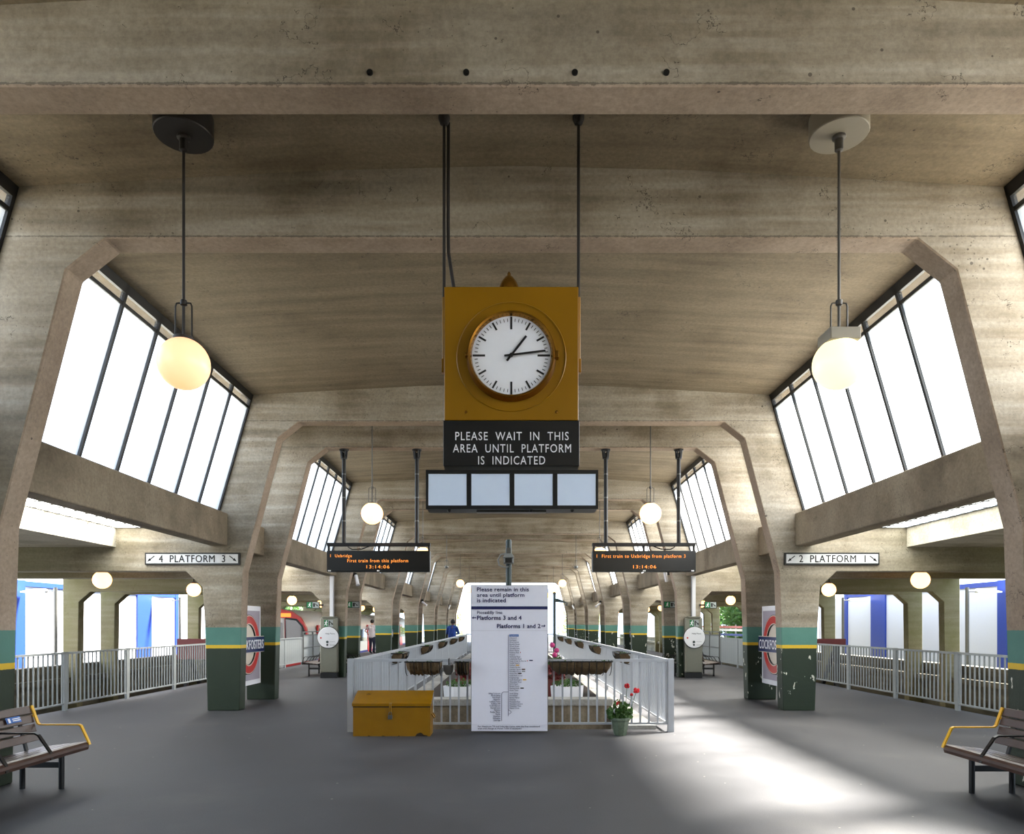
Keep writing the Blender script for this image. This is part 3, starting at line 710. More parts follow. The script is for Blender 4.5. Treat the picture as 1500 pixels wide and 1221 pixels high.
text('Cockfosters', .115, .016, 'white', hb, 'lettering', (a+b)/2-Vector((0,.001,0)), depth=.002)
for cx, cy, m, wd in ((478,620,'rblue',.05),(452,623,'red',.01),(402,563,'red',.01),(382,654,'arm_yellow',.05),(424,684,'brass',.05),(424,698,'rail_grey',.05),(398,713,'black',.05),(432,758,'arm_yellow',.05),(414,818,'black',.05)):
    p = cp(cx,cy); mb = MB(); mb.box(p.x-wd/2,p.x+wd/2,y-.0035,y,p.z-.008,p.z+.008); mb.build('interchange_mark', m, lmo)
bt('For Heathrow T4 and Uxbridge trains, take the first westbound', 98, 541, 1093, 14, bold=.01); bt('train and change at Acton Town if necessary', 98, 410, 1108, 14, bold=.01)
# camera post behind the board
cpst = thing('camera_post', (-.04, 10.9, 0), 'grey post with a small camera rising behind the notice board', 'camera')
mb = MB(); mb.tube([(-.04,10.9,0),(-.04,10.9,2.84)], .045, 16); mb.lathe([(.046,0),(.04,.025),(.01,.035)], (-.04,10.9,2.84), 16); mb.build('pole', 'post_green', cpst, .6)
mb = MB(); mb.box(-.115,.035,10.68,10.88,2.50,2.58); mb.prism([(-.125,2.58),(.045,2.58),(.01,2.64),(-.09,2.64)],10.66,10.9); mb.build('camera_body', 'rail_grey', cpst, bevel=.006)
mb = MB(); mb.box(-.09,.01,10.672,10.69,2.505,2.572); mb.build('camera_lens', 'black', cpst)
mb = MB(); mb.tube([(-.08,10.86,2.66),(-.16,10.86,2.64),(-.20,10.86,2.56),(-.18,10.86,2.48),(-.10,10.86,2.45),(-.04,10.86,2.46)], .012, 8); mb.build('cable_loop', 'rail_grey', cpst, .6)
mb = MB(); mb.box(-.075,-.005,10.82,10.86,2.64,2.74); mb.build('mount', 'grey_metal', cpst, bevel=.005)

# ------------------------------------------------------------------ railings
mb = MB(); mb.box(-.013,.013,-.013,.013,0,.93); BAL = mb.build('baluster', 'rail'); bal_me = BAL.data; bpy.data.objects.remove(BAL)
mb = MB(); mb.box(-.011,.011,-.011,.011,0,.93); BAL = mb.build('baluster', 'rail_grey'); bal_grey = BAL.data; bpy.data.objects.remove(BAL)
def railing(p, q, n, lab, cat, grp, mat, bal, posts=(True, False), solid=False, hgt=1.08, postw=.05):
    p, q = Vector((p[0],p[1],0)), Vector((q[0],q[1],0)); d = (q-p)
    t = thing('railing_panel', p, lab, cat, grp)
    up = Vector((0,0,1))
    mb = MB(); mb.bar(p+up*(hgt-.02), q+up*(hgt-.02), .05, .04); mb.build('top_rail', mat, t)
    mb = MB(); mb.bar(p+up*.125, q+up*.125, .04, .03); mb.build('bottom_rail', mat, t)
    for c, on_ in ((p, posts[0]), (q, posts[1])):
        if on_: mb = MB(); mb.box(c.x-postw/2,c.x+postw/2,c.y-postw/2,c.y+postw/2,0,hgt+.004); mb.build('post', mat, t)
    if solid:
        nrm = d.normalized().cross(up)*.006
        mb = MB(); mb.bar(p+up*.6, q+up*.6, .012, .93, up); mb.build('infill_sheet', mat, t)
    for i in range(n):
        c = p+d*((i+.5)/n)
        o = bpy.data.objects.new('baluster', bal); COL.objects.link(o); o.parent = t; o.location = c-p+Vector((0,0,.135))
    return t
railing((-2.385,10.75), (2.365,10.75), 37, 'long white front railing of the planted well behind the notice board', 'railing', None, 'rail', bal_me, (True, True), postw=.085)
N = 12; step = (38.0-10.83)/N
for s in (-1, 1):
    for i in range(N):
        ya = 10.83+step*i
        railing((s*2.33+ (0 if s > 0 else -.02), ya), (s*2.33+(0 if s > 0 else -.02), ya+step-(.03 if i < N-1 else 0)), 18, 'white railing panel along the %s side of the well, %s' % ('left' if s < 0 else 'right', 'panel %s from the front corner' % (['first','second','third','fourth','fifth','sixth','seventh','eighth','ninth','tenth','eleventh','twelfth'][i])), 'railing', 'railing panels round the planted well', 'rail', bal_me, (i > 0, i == N-1))
railing((-2.35,38.1), (2.33,38.1), 30, 'distant railing across the far end of the well', 'railing', None, 'post_green', bal_me, (True, True))
nums = ['first','second','third','fourth','fifth','sixth','seventh','eighth','ninth','tenth']
for s in (-1, 1):
    for i in range(10):
        ya = 6.9+2.16*i
        railing((s*8.24, ya), (s*8.24, ya+2.11), 16, 'grey railing panel on the %s platform edge, %s counting away from the camera' % ('left' if s < 0 else 'right', nums[i]), 'railing', 'railing panels on the platform edges', 'rail_grey', bal_grey, (True, True), solid=(i >= 8))
    g = thing('platform_gate', (s*8.3, 28.7, 0), 'solid grey mesh gate closing the %s platform edge railing' % ('left' if s < 0 else 'right'), 'gate')
    for ya, yb in ((28.7, 30.1), (30.1, 31.5)):
        mb = MB(); mb.box(s*8.25,s*8.27,ya+.04,yb-.04,.1,1.15); mb.build('sheet', 'rail_grey', g)
    for ya in (28.7, 30.1, 31.5):
        mb = MB(); mb.box(s*8.23,s*8.29,ya-.03,ya+.03,0,1.3); mb.build('post', 'grey_metal', g)
    for z in (.12, .65, 1.15, 1.28):
        mb = MB(); mb.box(s*8.235,s*8.285,28.7,31.5,z-.02,z+.02); mb.build('rail', 'grey_metal', g)

# ------------------------------------------------------------------ baskets, pots and planters
def basket(c, L, along, lab, tuft=True, D=.24, H=.2):
    """coir-lined half-round trough; along 'x' or 'y'; back edge touches the rail"""
    c = Vector(c); t = thing('hanging_basket', c, lab, 'basket', 'coir hanging baskets on the well railing')
    def loc(u, v, z): return c + (Vector((u, v, z)) if along[0] == 'x' else Vector((v, u, z)))
    sg_ = -1 if along[1] == '-' else 1
    n = 22; m = 9; vs_ = []; fs = []
    rr = random.Random(int(c.x*97+c.y*31))
    for i in range(n+1):
        u = -L/2+L*i/n; e = math.sqrt(max(.0, 1-(abs(u)/(L/2))**6)) * (1+.06*math.sin(i*2.6))
        for j in range(m+1):
            a = PI/2*j/m
            rj = 1+rr.uniform(-.05,.05)
            vs_.append(loc(u, sg_*(.01+D*math.cos(a)*max(.25,e)*rj), -H*math.sin(a)*max(.3,e)*rj))
    for i in range(n):
        for j in range(m): fs.append((i*(m+1)+j, (i+1)*(m+1)+j, (i+1)*(m+1)+j+1, i*(m+1)+j+1))
    a0 = len(vs_)
    fs.append(tuple(j for j in range(m+1))); fs.append(tuple(n*(m+1)+j for j in range(m,-1,-1)))
    mb = MB(); mb.add(vs_, fs); mb.build('coir_liner', 'coir', t, 1.0)
    mb = MB(); mb.add([loc(-L/2*.97, sg_*.01, -.012), loc(L/2*.97, sg_*.01, -.012), loc(L/2*.97, sg_*D*.9, -.012), loc(-L/2*.97, sg_*D*.9, -.012)], [(0,1,2,3)]); mb.build('soil', 'soil', t)
    mb = MB()
    nb_ = max(4, int(L/.11))
    for i in range(nb_+1):
        u = -L/2*.93+L*.93*i/nb_
        mb.tube([loc(u, sg_*(.012+(D+.012)*math.cos(a)), -(H+.012)*math.sin(a)) for a in (0, .4, .8, 1.2, 1.57)], .006, 5)
    mb.tube([loc(-L/2, sg_*.0, .0), loc(-L/2*.96, sg_*(D+.015), 0), loc(L/2*.96, sg_*(D+.015), 0), loc(L/2, sg_*.0, 0)], .010, 6)
    mb.build('wire_frame', 'steel_dark', t, .6)
    if tuft:
        mb = MB()
        for _ in range(int(46*L)):
            u = rr.uniform(-L/2, L/2)*.94; v = rr.uniform(.02, D*.9)
            p0 = loc(u, sg_*v, -.015); p1 = p0+Vector((rr.uniform(-.05,.05), rr.uniform(-.03,.03), rr.uniform(.01,.035)))
            dd = Vector((rr.uniform(-.012,.012), rr.uniform(-.012,.012), 0))
            mb.add([p0-dd, p0+dd, p1+dd*.6, p1-dd*.6], [(0,1,2,3)])
        mb.build('sprouting_leaves', 'leaf', t)
basket((-1.285,10.70,1.05), .53, 'x-', 'coir trough basket on front railing above the yellow chest')
basket((-.715,10.70,1.05), .21, 'x-', 'short coir basket on front railing at left edge of notice board')
basket((1.02,10.70,1.055), .92, 'x-', 'long coir trough basket on front railing right of the notice board')
rb = thing('hanging_pot', (-.92,10.6,.86), 'round grey pot hanging on front railing between two coir baskets', 'pot')
mb = MB(); mb.lathe([(1e-6,-.02),(.04,-.01),(.068,.04),(.078,.10),(.078,.13),(.068,.13)], (-.92,10.58,.87), 20); mb.build('bowl', 'rod', rb, .8)
mb = MB(); mb.tube([(-.92,10.65,.99),(-.92,10.68,1.085),(-.92,10.74,1.088)],.008,6); mb.build('hook', 'steel_dark', rb)
for s in (-1, 1):
    for i, yy in enumerate((14.3, 18.8, 23.2, 27.6, 31.9)):
        basket((s*2.282+(0 if s > 0 else -.02), yy, 1.035), .95, 'y-' if s > 0 else 'y+', 'coir basket inside the %s railing of the well, %s from the front' % ('left' if s < 0 else 'right', nums[i]), D=.2, H=.2)
# yellow chest
ch = thing('storage_chest', (-1.705, 10.5, 0), 'mustard yellow wooden chest with padlock by the white railing', 'chest')
xa, xb, y0, y1 = -2.262, -1.150, 10.31, 10.68
mb = MB(); mb.prism([(y0,.0),(y0,.43),(y1,.575),(y1,.0)], xa+.006, xb-.006, 'x')
for x in (xa+.03, xb-.03):
    for i in range(16): mb.lathe([(.0055,y0-.003),(.0055,y0+.001)], (x,0,.03+.025*i), 6, 'y')
mb.build('body', 'yellow_pale', ch, bevel=.004)
mb = MB(); mb.prism([(y0-.014,.425),(y0-.014,.472),(y1+.01,.622),(y1+.01,.575)], xa-.008, xb+.008, 'x'); mb.build('lid', 'yellow_lid', ch, bevel=.006)
mb = MB(); mb.box(xa+.004,xb-.004,y0-.003,y0+.01,.412,.427); mb.build('lid_gap_shade','soil',ch)  # dark strip painted in for the shaded gap under the lid
xm = (572-749)*y0/1060
mb = MB(); mb.box(xm-.018,xm+.018,y0-.022,y0,.33,.475); mb.build('hasp', 'yellow_pale', ch, bevel=.003)
mb = MB(); mb.box(xm-.03,xm+.03,y0-.045,y0-.01,.245,.305); pl = mb.build('padlock', 'grey_metal', ch, bevel=.008)
mb = MB(); mb.tube([(xm-.018,y0-.028,.30),(xm-.018,y0-.028,.335),(xm,y0-.028,.352),(xm+.018,y0-.028,.335),(xm+.018,y0-.028,.30)], .006, 6); mb.build('shackle', 'grey_metal', pl, .7)
mb = MB(); mb.tube([(xb+.005,10.40,.31),(xb+.04,10.40,.25),(xb+.04,10.55,.25),(xb+.005,10.55,.31)], .009, 6); mb.build('side_handle', 'brass', ch, .7)
mb = MB(); mb.prism([(-1.37,.0),(-1.345,.035),(-1.30,.055),(-1.27,.045),(-1.25,.02),(-1.20,.012),(-1.19,0)], y0-.004, y0-.001); mb.build('worn_corner', 'soil', ch)
mb = MB()
for x, wd in ((-2.05,.05),(-1.85,.06),(-1.62,.03)): mb.prism([(x,0),(x+.02,.012),(x+wd,.0)], y0-.004, y0-.001)
mb.build('chipped_edge', 'soil', ch)
mb = MB(); mb.lathe([(.03,-.004),(.03,.006),(.008,.012)], (-2.08, 10.56, .572), 12); mb.build('lid_eye', 'brass', ch)
# geranium pot
gx, gy = 1.565, 10.42
gp = thing('geranium_pot', (gx, gy, 0), 'red geraniums in a weathered pot in front of the white railing', 'potted plant')
mb = MB(); mb.lathe([(.085,0),(.095,.02),(.13,.2),(.148,.225),(.148,.255),(.128,.255),(.115,.20)], (gx,gy,0), 8, ang0=PI/8); mb.build('pot', 'pot', gp, .3)
mb = MB(); mb.lathe([(1e-6,.215),(.12,.21)], (gx,gy,0), 12); mb.build('soil', 'soil', gp)
heads = [((918-749),1004),((932-749),1011),((906-749),1030),((925-749),1017)]
stems = MB(); petals = []
for (dx, py), rr_ in zip(heads, (.036,.044,.034,.022)):
    h = Vector((dx*gy/1060, gy-.02, 1.6+(913.5-py)*gy/1060))
    b = Vector((gx+(h.x-gx)*.3, gy, .22)); stems.tube([b, (b+h)/2+Vector((.02,0,0)), h], .004, 5)
    m2 = MB(); r2 = random.Random(int(py))
    for _ in range(26):
        v = Vector((r2.uniform(-1,1), r2.uniform(-1,1), r2.uniform(-.8,1))).normalized()*rr_
        m2.sphere(h+v*.8, rr_*.38, 6, 4)
    m2.build('flower_head', 'petal', gp, 3)
stems.build('stems', 'leaf', gp, .7)
mb = MB(); r2 = random.Random(5)
for _ in range(150):
    z = .24+abs(r2.gauss(0,.11)); R = .17 if z < .4 else .10
    c0 = Vector((gx+r2.uniform(-R,R)+max(0,z-.35)*.25, gy+r2.uniform(-.11,.11), min(z,.58)))
    a = Vector((r2.uniform(-1,1), r2.uniform(-1,.2), r2.uniform(-.3,1))).normalized(); b = a.cross(Vector((r2.uniform(-1,1),1,r2.uniform(-1,1)))).normalized(); cc = a.cross(b)
    R2 = r2.uniform(.02,.036); ps = [c0+b*R2*math.cos(q)+cc*R2*math.sin(q)+a*R2*.3*math.cos(2*q) for q in [2*PI*i/7 for i in range(7)]]
    mb.add(ps, [tuple(range(7))])
mb.build('leaves', 'leaf', gp)
# tubs and pots in the well
def tub(x, y, z, r, h, lab, plant='leaf'):
    t = thing('planter_tub', (x,y,z), lab, 'planter', 'white tubs in the planted well')
    mb = MB(); mb.lathe([(r*.92,0),(r,h),(r*.93,h),(r*.9,h*.7)], (x,y,z), 6, ang0=.2); mb.build('tub', 'white', t)
    mb = MB(); mb.lathe([(1e-6,h*.8),(r*.9,h*.8)], (x,y,z), 6, ang0=.2); mb.build('soil', 'soil', t)
    mb = MB(); leaf_cloud(mb, (x,y,z+h+.03), (r*.85,r*.85,.09), 160, .035, random.Random(int(x*100))); mb.build('plants', plant, t)
tub((831-749)*13.0/1060, 13.05, .32-.13, .31, .30, 'white faceted tub with green plants right of the notice board')
tub((674-749)*13.0/1060, 13.05, .32-.13, .31, .30, 'white faceted tub with green plants left of the notice board')
def rpot(x, y, z, lab, fm):
    t = thing('flower_pot', (x,y,z), lab, 'potted plant', 'red brown pots in the well')
    mb = MB(); mb.lathe([(.16,0),(.21,.28),(.23,.28),(.23,.34),(.20,.34),(.19,.28)], (x,y,z), 20); mb.build('pot', 'terracotta', t, .5)
    mb = MB(); leaf_cloud(mb, (x,y,z+.46), (.24,.24,.17), 220, .05, random.Random(int(x*50))); mb.build('plants', fm, t)
rpot(.85, 14.3, .18, 'red brown pot of dark red leaves right of the notice board', 'leaf_red')
rpot(-.90, 14.4, .18, 'red brown pot of dark red leaves left of the notice board', 'leaf_red')
sh = thing('spiky_plant', (1.22,14.6,.18), 'spiky green plant behind the right white tub', 'plant')
mb = MB(); r2 = random.Random(9)
for _ in range(34):
    a = r2.uniform(0,2*PI); L = r2.uniform(.3,.5); d = Vector((math.cos(a)*r2.uniform(.2,.7), math.sin(a)*.5, 1)).normalized(); n_ = Vector((-math.sin(a), math.cos(a), 0))*.009
    b = Vector((1.22,14.6,.18)); mb.add([b-n_, b+n_, b+d*L*.6+n_, b+d*L*.6-n_], [(0,1,2,3)]); mb.add([b+d*L*.6-n_, b+d*L*.6+n_, b+d*L+Vector((math.cos(a)*.06,0,-.03))], [(0,1,2)])
mb.build('blades', 'leaf', sh)
pf = thing('pink_flowers', (.98,16.5,.18), 'pink flowering plant beside the right edge of the notice board', 'plant')
mb = MB(); leaf_cloud(mb, (.98,16.5,.6), (.2,.2,.40), 260, .05, random.Random(2)); mb.build('leaves', 'leaf', pf)
for v in ((.93,16.4,1.12),(1.03,16.45,1.0),(.98,16.35,.9)):
    mb = MB(); mb.sphere(v,.06,8,6); mb.build('flower_head', 'pink', pf, 3)
# lamp post inside the well
lp = thing('well_lamp_post', (1.25,21,-.6), 'dark green post with a short arm inside the planted well', 'lamp post')
mb = MB(); mb.tube([(1.25,21,-.6),(1.25,21,2.46)],.04,12); mb.lathe([(.045,0),(.05,.04),(.01,.07)],(1.25,21,2.46),12); mb.build('pole','post_green',lp,.6)
mb = MB(); mb.prism([(1.25,2.33),(1.33,2.34),(1.55,2.25),(1.60,2.24),(1.60,2.21),(1.25,2.24)],20.97,21.03); mb.build('arm','post_green',lp)
mb = MB(); mb.box(1.56,1.64,20.9,21.05,2.13,2.22); mb.build('lamp_head','grey_metal',lp,bevel=.01)

# ------------------------------------------------------------------ help points
for s in (-1, 1):
    side = 'left' if s < 0 else 'right'
    x, y = s*5.40, 21.38; S = y/1060
    t = thing('help_point', (x,y+.12,0), 'stainless help point column with round white panel by the %s pillar' % side, 'help point', 'passenger help points')
    mb = MB(); mb.box(x-.255,x+.255,y,y+.24,.16,1.79); mb.build('column','stainless',t,bevel=.03,seg=3)
    mb = MB(); mb.lathe([(.27,0),(.27,.03),(.2,.04)],(x,y+.12,1.785),4,ang0=PI/4); mb.build('cap','stainless',t)
    mb = MB(); mb.box(x-.245,x+.245,y+.01,y+.23,0,.16); mb.build('plinth','black',t)
    mb = MB(); mb.lathe([(1e-6,y-.06),(.30,y-.06),(.312,y-.05),(.312,y+.0)],(x,0,1.20),40,'y'); d = mb.build('disc','pale_plate',t,.5)
    mb = MB(); mb.lathe([(.312,y-.05),(.325,y-.045),(.325,y+.0),(.312,y)],(x,0,1.20),40,'y'); mb.build('disc_rim','steel_dark',d,.5)
    text('Help Point', .27, .055, 'black', d, 'lettering', (x+.06,y-.061,1.31), bold=0)
    for z, r, m_ in ((1.07,.038,'post_green'),(.985,.028,'black')):
        mb = MB(); mb.lathe([(1e-6,y-.075),(r,y-.072),(r,y-.058)],(x-.02,0,z),16,'y'); mb.build('button',m_,d)
    text('Emergency', .15, .022, 'steel_dark', d, 'lettering', (x+.13,y-.061,1.075)); text('Information', .15, .022, 'steel_dark', d, 'lettering', (x+.13,y-.061,.985))
    mb = MB(); mb.lathe([(1e-6,y-.066),(.026,y-.066),(.026,y-.058)],(x-.21,0,1.19),14,'y'); mb.build('speaker_badge','red',d)
    exit_sign(x-.13,x+.13,y-.012,1.52,1.72,'',par=t)
    mb = MB(); mb.box(x-.01,x+.09,21.55,21.69,1.8,3.04); mb.build('cable_trunking','pale_plate',t)

# ------------------------------------------------------------------ benches
def bench(s, X, yend, L, lab, sticker=False, arms='arm_yellow', face=-1):
    """seat front at X facing the nave; s=+1 right, -1 left (mirrored); far end at yend"""
    t = thing('bench', (s*X, yend-L/2, 0), lab, 'bench', 'slatted platform benches')
    y0, y1 = yend-L, yend
    def q(u, z): return (s*(X-4.19+u), z)
    # seat slats
    prof = [(4.195,.355),(4.185,.385),(4.19,.41),(4.205,.43),(4.235,.435),(4.245,.42),(4.215,.40),(4.215,.36)]
    mb = MB(); mb.prism([q(*p) for p in prof], y0+.01, y1-.01); mb.build('seat_slat','wood',t,.4)
    for i in range(4):
        u = 4.252+.102*i; z = .432-.012*i
        mb = MB(); mb.prism([q(u,z-.028),q(u,z),q(u+.092,z-.012),q(u+.092,z-.040)], y0+.01, y1-.01); mb.build('seat_slat','wood',t,bevel=.006)
    for i in range(4):
        u, z = 4.675+.024*i, .45+.088*i
        mb = MB(); mb.prism([q(u,z),q(u+.028,z-.004),q(u+.050,z+.072),q(u+.022,z+.076)], y0+.012, y1-.012); mb.build('back_slat','wood',t,bevel=.006)
    # end arms
    for ye in (y0, y1):
        pts = [(4.765,.79),(4.70,.615),(4.68,.60),(4.29,.60),(4.27,.59),(4.195,.43),(4.185,.40)]
        mb = MB()
        for a, b in zip(pts, pts[1:]):
            A, B = q(*a), q(*b); mb.bar((A[0],ye,A[1]),(B[0],ye,B[1]),.035,.012,(B[1]-A[1],0,-(B[0]-A[0])) if False else Vector((B[0]-A[0],0,B[1]-A[1])).cross(Vector((0,1,0))))
        for z_ in (.77,.69):
            A = q(4.765-(.79-z_)*.37,z_); mb.box(A[0],A[0]+s*.025,ye-.02,ye+.02,z_-.012,z_+.012)
        mb.build('armrest',arms,t)
    for f in (.25, .5, .75):
        ye = y0+L*f
        pts = [(4.72,.60),(4.34,.60),(4.31,.585),(4.20,.425),(4.19,.36)]
        mb = MB()
        for a, b in zip(pts, pts[1:]):
            A, B = q(*a), q(*b); mb.bar((A[0],ye,A[1]),(B[0],ye,B[1]),.035,.014,Vector((B[0]-A[0],0,B[1]-A[1])).cross(Vector((0,1,0))))
        mb.build('divider_armrest','black',t)
    for ye in (y1-.17, y0+.17):
        A, B = q(4.36,0), q(4.74,0)
        for C in (A, B):
            mb = MB(); mb.tube([(C[0],ye,0),(C[0],ye,.24),(C[0]-(.0 if C is A else .10*s),ye,.36)],.026,12); mb.build('leg','black',t,.6)
        mb = MB(); mb.bar((A[0],ye,.235),(B[0],ye,.235),.04,.055); mb.build('crossbar','black',t)
        mb = MB(); mb.bar((q(4.21,0)[0],ye,.375),(q(4.70,0)[0],ye,.355),.04,.03); mb.bar((q(4.70,0)[0],ye,.37),(q(4.805,0)[0],ye,.77),.02,.035,(0,1,0)); mb.build('seat_bracket','black',t)
    if sticker:
        A = Vector((q(4.715,0)[0],0,.705)); 
        mb = MB(); u0, u1 = 4.711, 4.729
        P0, P1 = q(4.7155-.003,.66), q(4.7375-.003,.715)
        mb.add([(P0[0],y1-.42,P0[1]),(P0[0],y1-.22,P0[1]),(P1[0],y1-.22,P1[1]),(P1[0],y1-.42,P1[1])],[(0,1,2,3)])
        st = mb.build('sticker','hivis_blue',t)
        mb = MB(); o = Vector((-s*.002,0,0)); a = Vector((P0[0],y1-.40,P0[1]+.008))+o; up_ = Vector((P1[0]-P0[0],0,P1[1]-P0[1]))
        mb.add([a, a+Vector((0,.03,0)), a+Vector((0,.03,0))+up_*.7, a+up_*.7],[(0,1,2,3)])
        for kk in (.15,.45):
            b = a+Vector((0,.06,0))+up_*kk; mb.add([b, b+Vector((0,.11,0)), b+Vector((0,.11,0))+up_*.15, b+up_*.15],[(0,1,2,3)])
        mb.build('sticker_print','white',st)
    return t
bench(1, 4.19, 7.02, 2.25, 'brown slatted bench with yellow end armrests at the right foreground')
bench(-1, 4.20, 7.20, 2.35, 'brown slatted bench with yellow armrests and blue sticker at the left foreground', sticker=True)
for s in (-1, 1):
    side = 'left' if s < 0 else 'right'
    bench(s, 4.84, 23.5, 1.5, 'dark slatted bench half hidden behind the %s help point' % side, arms='black')
    bench(-s, -6.37, 23.5, 1.5, 'dark slatted bench facing the %s-hand track behind the help point' % side, arms='black')

# ------------------------------------------------------------------ security cameras on the pillars
def cctv(x, y, z, d, lab):
    yw = min((F2+P*k for k in range(8)), key=lambda v: abs(v-y))
    t = thing('security_camera', (x,y,z), lab, 'camera', 'white security cameras on the pillars')
    d = Vector(d).normalized(); p = Vector((x,y,z))
    mb = MB(); mb.tube([p-d*.14, p+d*.2], .055, 12); mb.tube([p+d*.2, p+d*.23], [.066,.066], 12); mb.build('camera_body','white',t,.6)
    sx = 1 if x > 0 else -1
    mb = MB(); mb.tube([p-d*.05, p+Vector((sx*.04,.06,.12)), Vector((x+sx*.12,yw+.02,z+.16))], .016, 6); mb.box(x+sx*.06,x+sx*.18,yw-.02,yw+.01,z+.10,z+.22); mb.build('bracket','steel_dark',t,.6)
cctv(-5.0, 23.4, 3.05, (.3,-.5,-1), 'white tubular camera on left pillar below the left train display')
cctv(5.0, 23.4, 3.10, (-.3,-.5,1), 'white tubular camera on right pillar below the right train display')
cctv(4.85, 40.2, 2.68, (-1,-.6,-.7), 'white camera angled down from the right pillars, nearer one')
cctv(4.85, 56.9, 2.95, (.4,-.6,-1), 'small white camera angled down from the right pillars, farther one')
cctv(-4.85, 40.2, 2.75, (1,-.6,-.8), 'white camera angled down from the left pillars, nearer one')
cctv(-4.85, 56.9, 2.95, (-.4,-.6,-1), 'small white camera angled down from the left pillars, farther one')

# ------------------------------------------------------------------ train at the left platform
tr = thing('train', (-10.02, 31, -.75), 'red fronted tube train standing at the left platform', 'train')
half = [(1.22,-.75),(1.31,-.2),(1.33,.4),(1.32,.9),(1.22,1.45),(.98,1.87),(.62,2.13),(.2,2.23)]
prof = [(-10.02+a, z) for a, z in half] + [(-10.02-a, z) for a, z in half[::-1]]
mb = MB(); mb.prism(prof, 31.15, 46.8); mb.build('carriage_body','train_white',tr,.5)
mb = MB(); mb.prism(prof, 47.5, 62.5); mb.build('carriage_body','train_white',tr,.5)
mb = MB(); mb.prism([(-10.02+a*.8, z*.85-.05) for a, z in half]+[(-10.02-a*.8, z*.85-.05) for a, z in half[::-1]], 46.75, 47.55); mb.build('gangway','black',tr)
mb = MB(); mb.prism([(-10.02+(a-.0)*1.005, z) for a, z in half]+[(-10.02-a*1.005, z) for a, z in half[::-1]], 31.0, 31.2); cf = mb.build('cab_front','train_red',tr,.5)
for s in (-1, 1):
    c = -10.02
    mb = MB(); mb.prism([(c+s*.34,.5),(c+s*1.22,.5),(c+s*1.21,1.22),(c+s*1.08,1.55),(c+s*.83,1.82),(c+s*.34,1.88)],30.99,31.05); mb.build('windscreen_surround','black',cf)
    mb = MB(); mb.prism([(c+s*.40,.62),(c+s*1.14,.62),(c+s*1.14,1.2),(c+s*1.02,1.5),(c+s*.80,1.74),(c+s*.36,1.80)],30.985,31.05); mb.build('windscreen','train_glass',cf)
    mb = MB(); mb.lathe([(1e-6,30.96),(.09,30.97),(.09,31.01)],(c+s*.75,0,.38),14,'y'); mb.build('tail_light','red',cf)
mb = MB(); mb.box(-10.33,-9.71,30.97,31.04,-.3,1.86); dr = mb.build('cab_door','train_white',cf,bevel=.02)
mb = MB(); mb.box(-10.25,-9.79,30.96,31.0,.65,1.65); mb.build('door_window','train_glass',dr)
mb = MB(); mb.box(-10.6,-9.44,30.965,31.02,1.90,2.06); mb.build('destination_blind','led',cf)
for base in (31.3, 47.6):
    for i in range(4):
        yy = base+1.2+3.75*i
        mb = MB(); mb.box(-8.76,-8.665,yy,yy+1.3,-.15,1.55); d = mb.build('door','train_red',tr,bevel=.02)
        for a in (.12, .72):
            mb = MB(); mb.box(-8.68,-8.655,yy+a,yy+a+.46,.6,1.4); mb.build('door_window','train_glass',d)
        if i < 3:
            mb = MB(); mb.box(-8.74,-8.675,yy+1.55,yy+3.45,.62,1.30); mb.build('window','train_glass',tr)
    mb = MB(); mb.box(-8.76,-8.672,base,base+15,-.7,.05); mb.build('skirt','train_blue',tr)

# ------------------------------------------------------------------ people
def skin_mesh(name, nodes, edges, mat, parent, root=0, sub=2):
    names = list(nodes); idx = {n: i for i, n in enumerate(names)}
    off = root_offset(parent)
    me = bpy.data.meshes.new(name); me.from_pydata([Vector(nodes[n][0])-off for n in names], [(idx[a], idx[b]) for a, b in edges], [])
    o = bpy.data.objects.new(name, me); COL.objects.link(o)
    md = o.modifiers.new('skin', 'SKIN'); md.use_smooth_shade = True
    sub_ = o.modifiers.new('sub', 'SUBSURF'); sub_.levels = sub; sub_.render_levels = sub
    for i, n in enumerate(names):
        r = nodes[n][1]; r = r if isinstance(r, tuple) else (r, r)
        sv = me.skin_vertices[0].data[i]; sv.radius = r; sv.use_root = (i == root)
    bpy.context.view_layer.update()
    m2 = bpy.data.meshes.new_from_object(o.evaluated_get(bpy.context.evaluated_depsgraph_get()))
    bpy.data.objects.remove(o)
    m2.materials.clear(); m2.materials.append(M[mat]); m2.shade_smooth()
    r = bpy.data.objects.new(name, m2); COL.objects.link(r); r.parent = parent
    return r
def blob_mesh(name, segs, mat, parent, vox=.014):
    mb = MB()
    for p, r0, q, r1 in segs:
        n = max(2, int((Vector(q)-Vector(p)).length/(.35*min(r0, r1)))+1)
        for i in range(n+1):
            f = i/n; mb.sphere(Vector(p).lerp(Vector(q), f), r0+(r1-r0)*f, 14, 9)
    o = mb.build(name, mat, None)
    md = o.modifiers.new('remesh', 'REMESH'); md.mode = 'VOXEL'; md.voxel_size = vox
    sm = o.modifiers.new('smooth', 'SMOOTH'); sm.factor = .5; sm.iterations = 8
    bpy.context.view_layer.update()
    m2 = bpy.data.meshes.new_from_object(o.evaluated_get(bpy.context.evaluated_depsgraph_get()))
    bpy.data.objects.remove(o)
    off = root_offset(parent)
    for v in m2.vertices: v.co -= off
    m2.materials.clear(); m2.materials.append(M[mat]); m2.shade_smooth()
    o = bpy.data.objects.new(name, m2); COL.objects.link(o); o.parent = parent
    return o
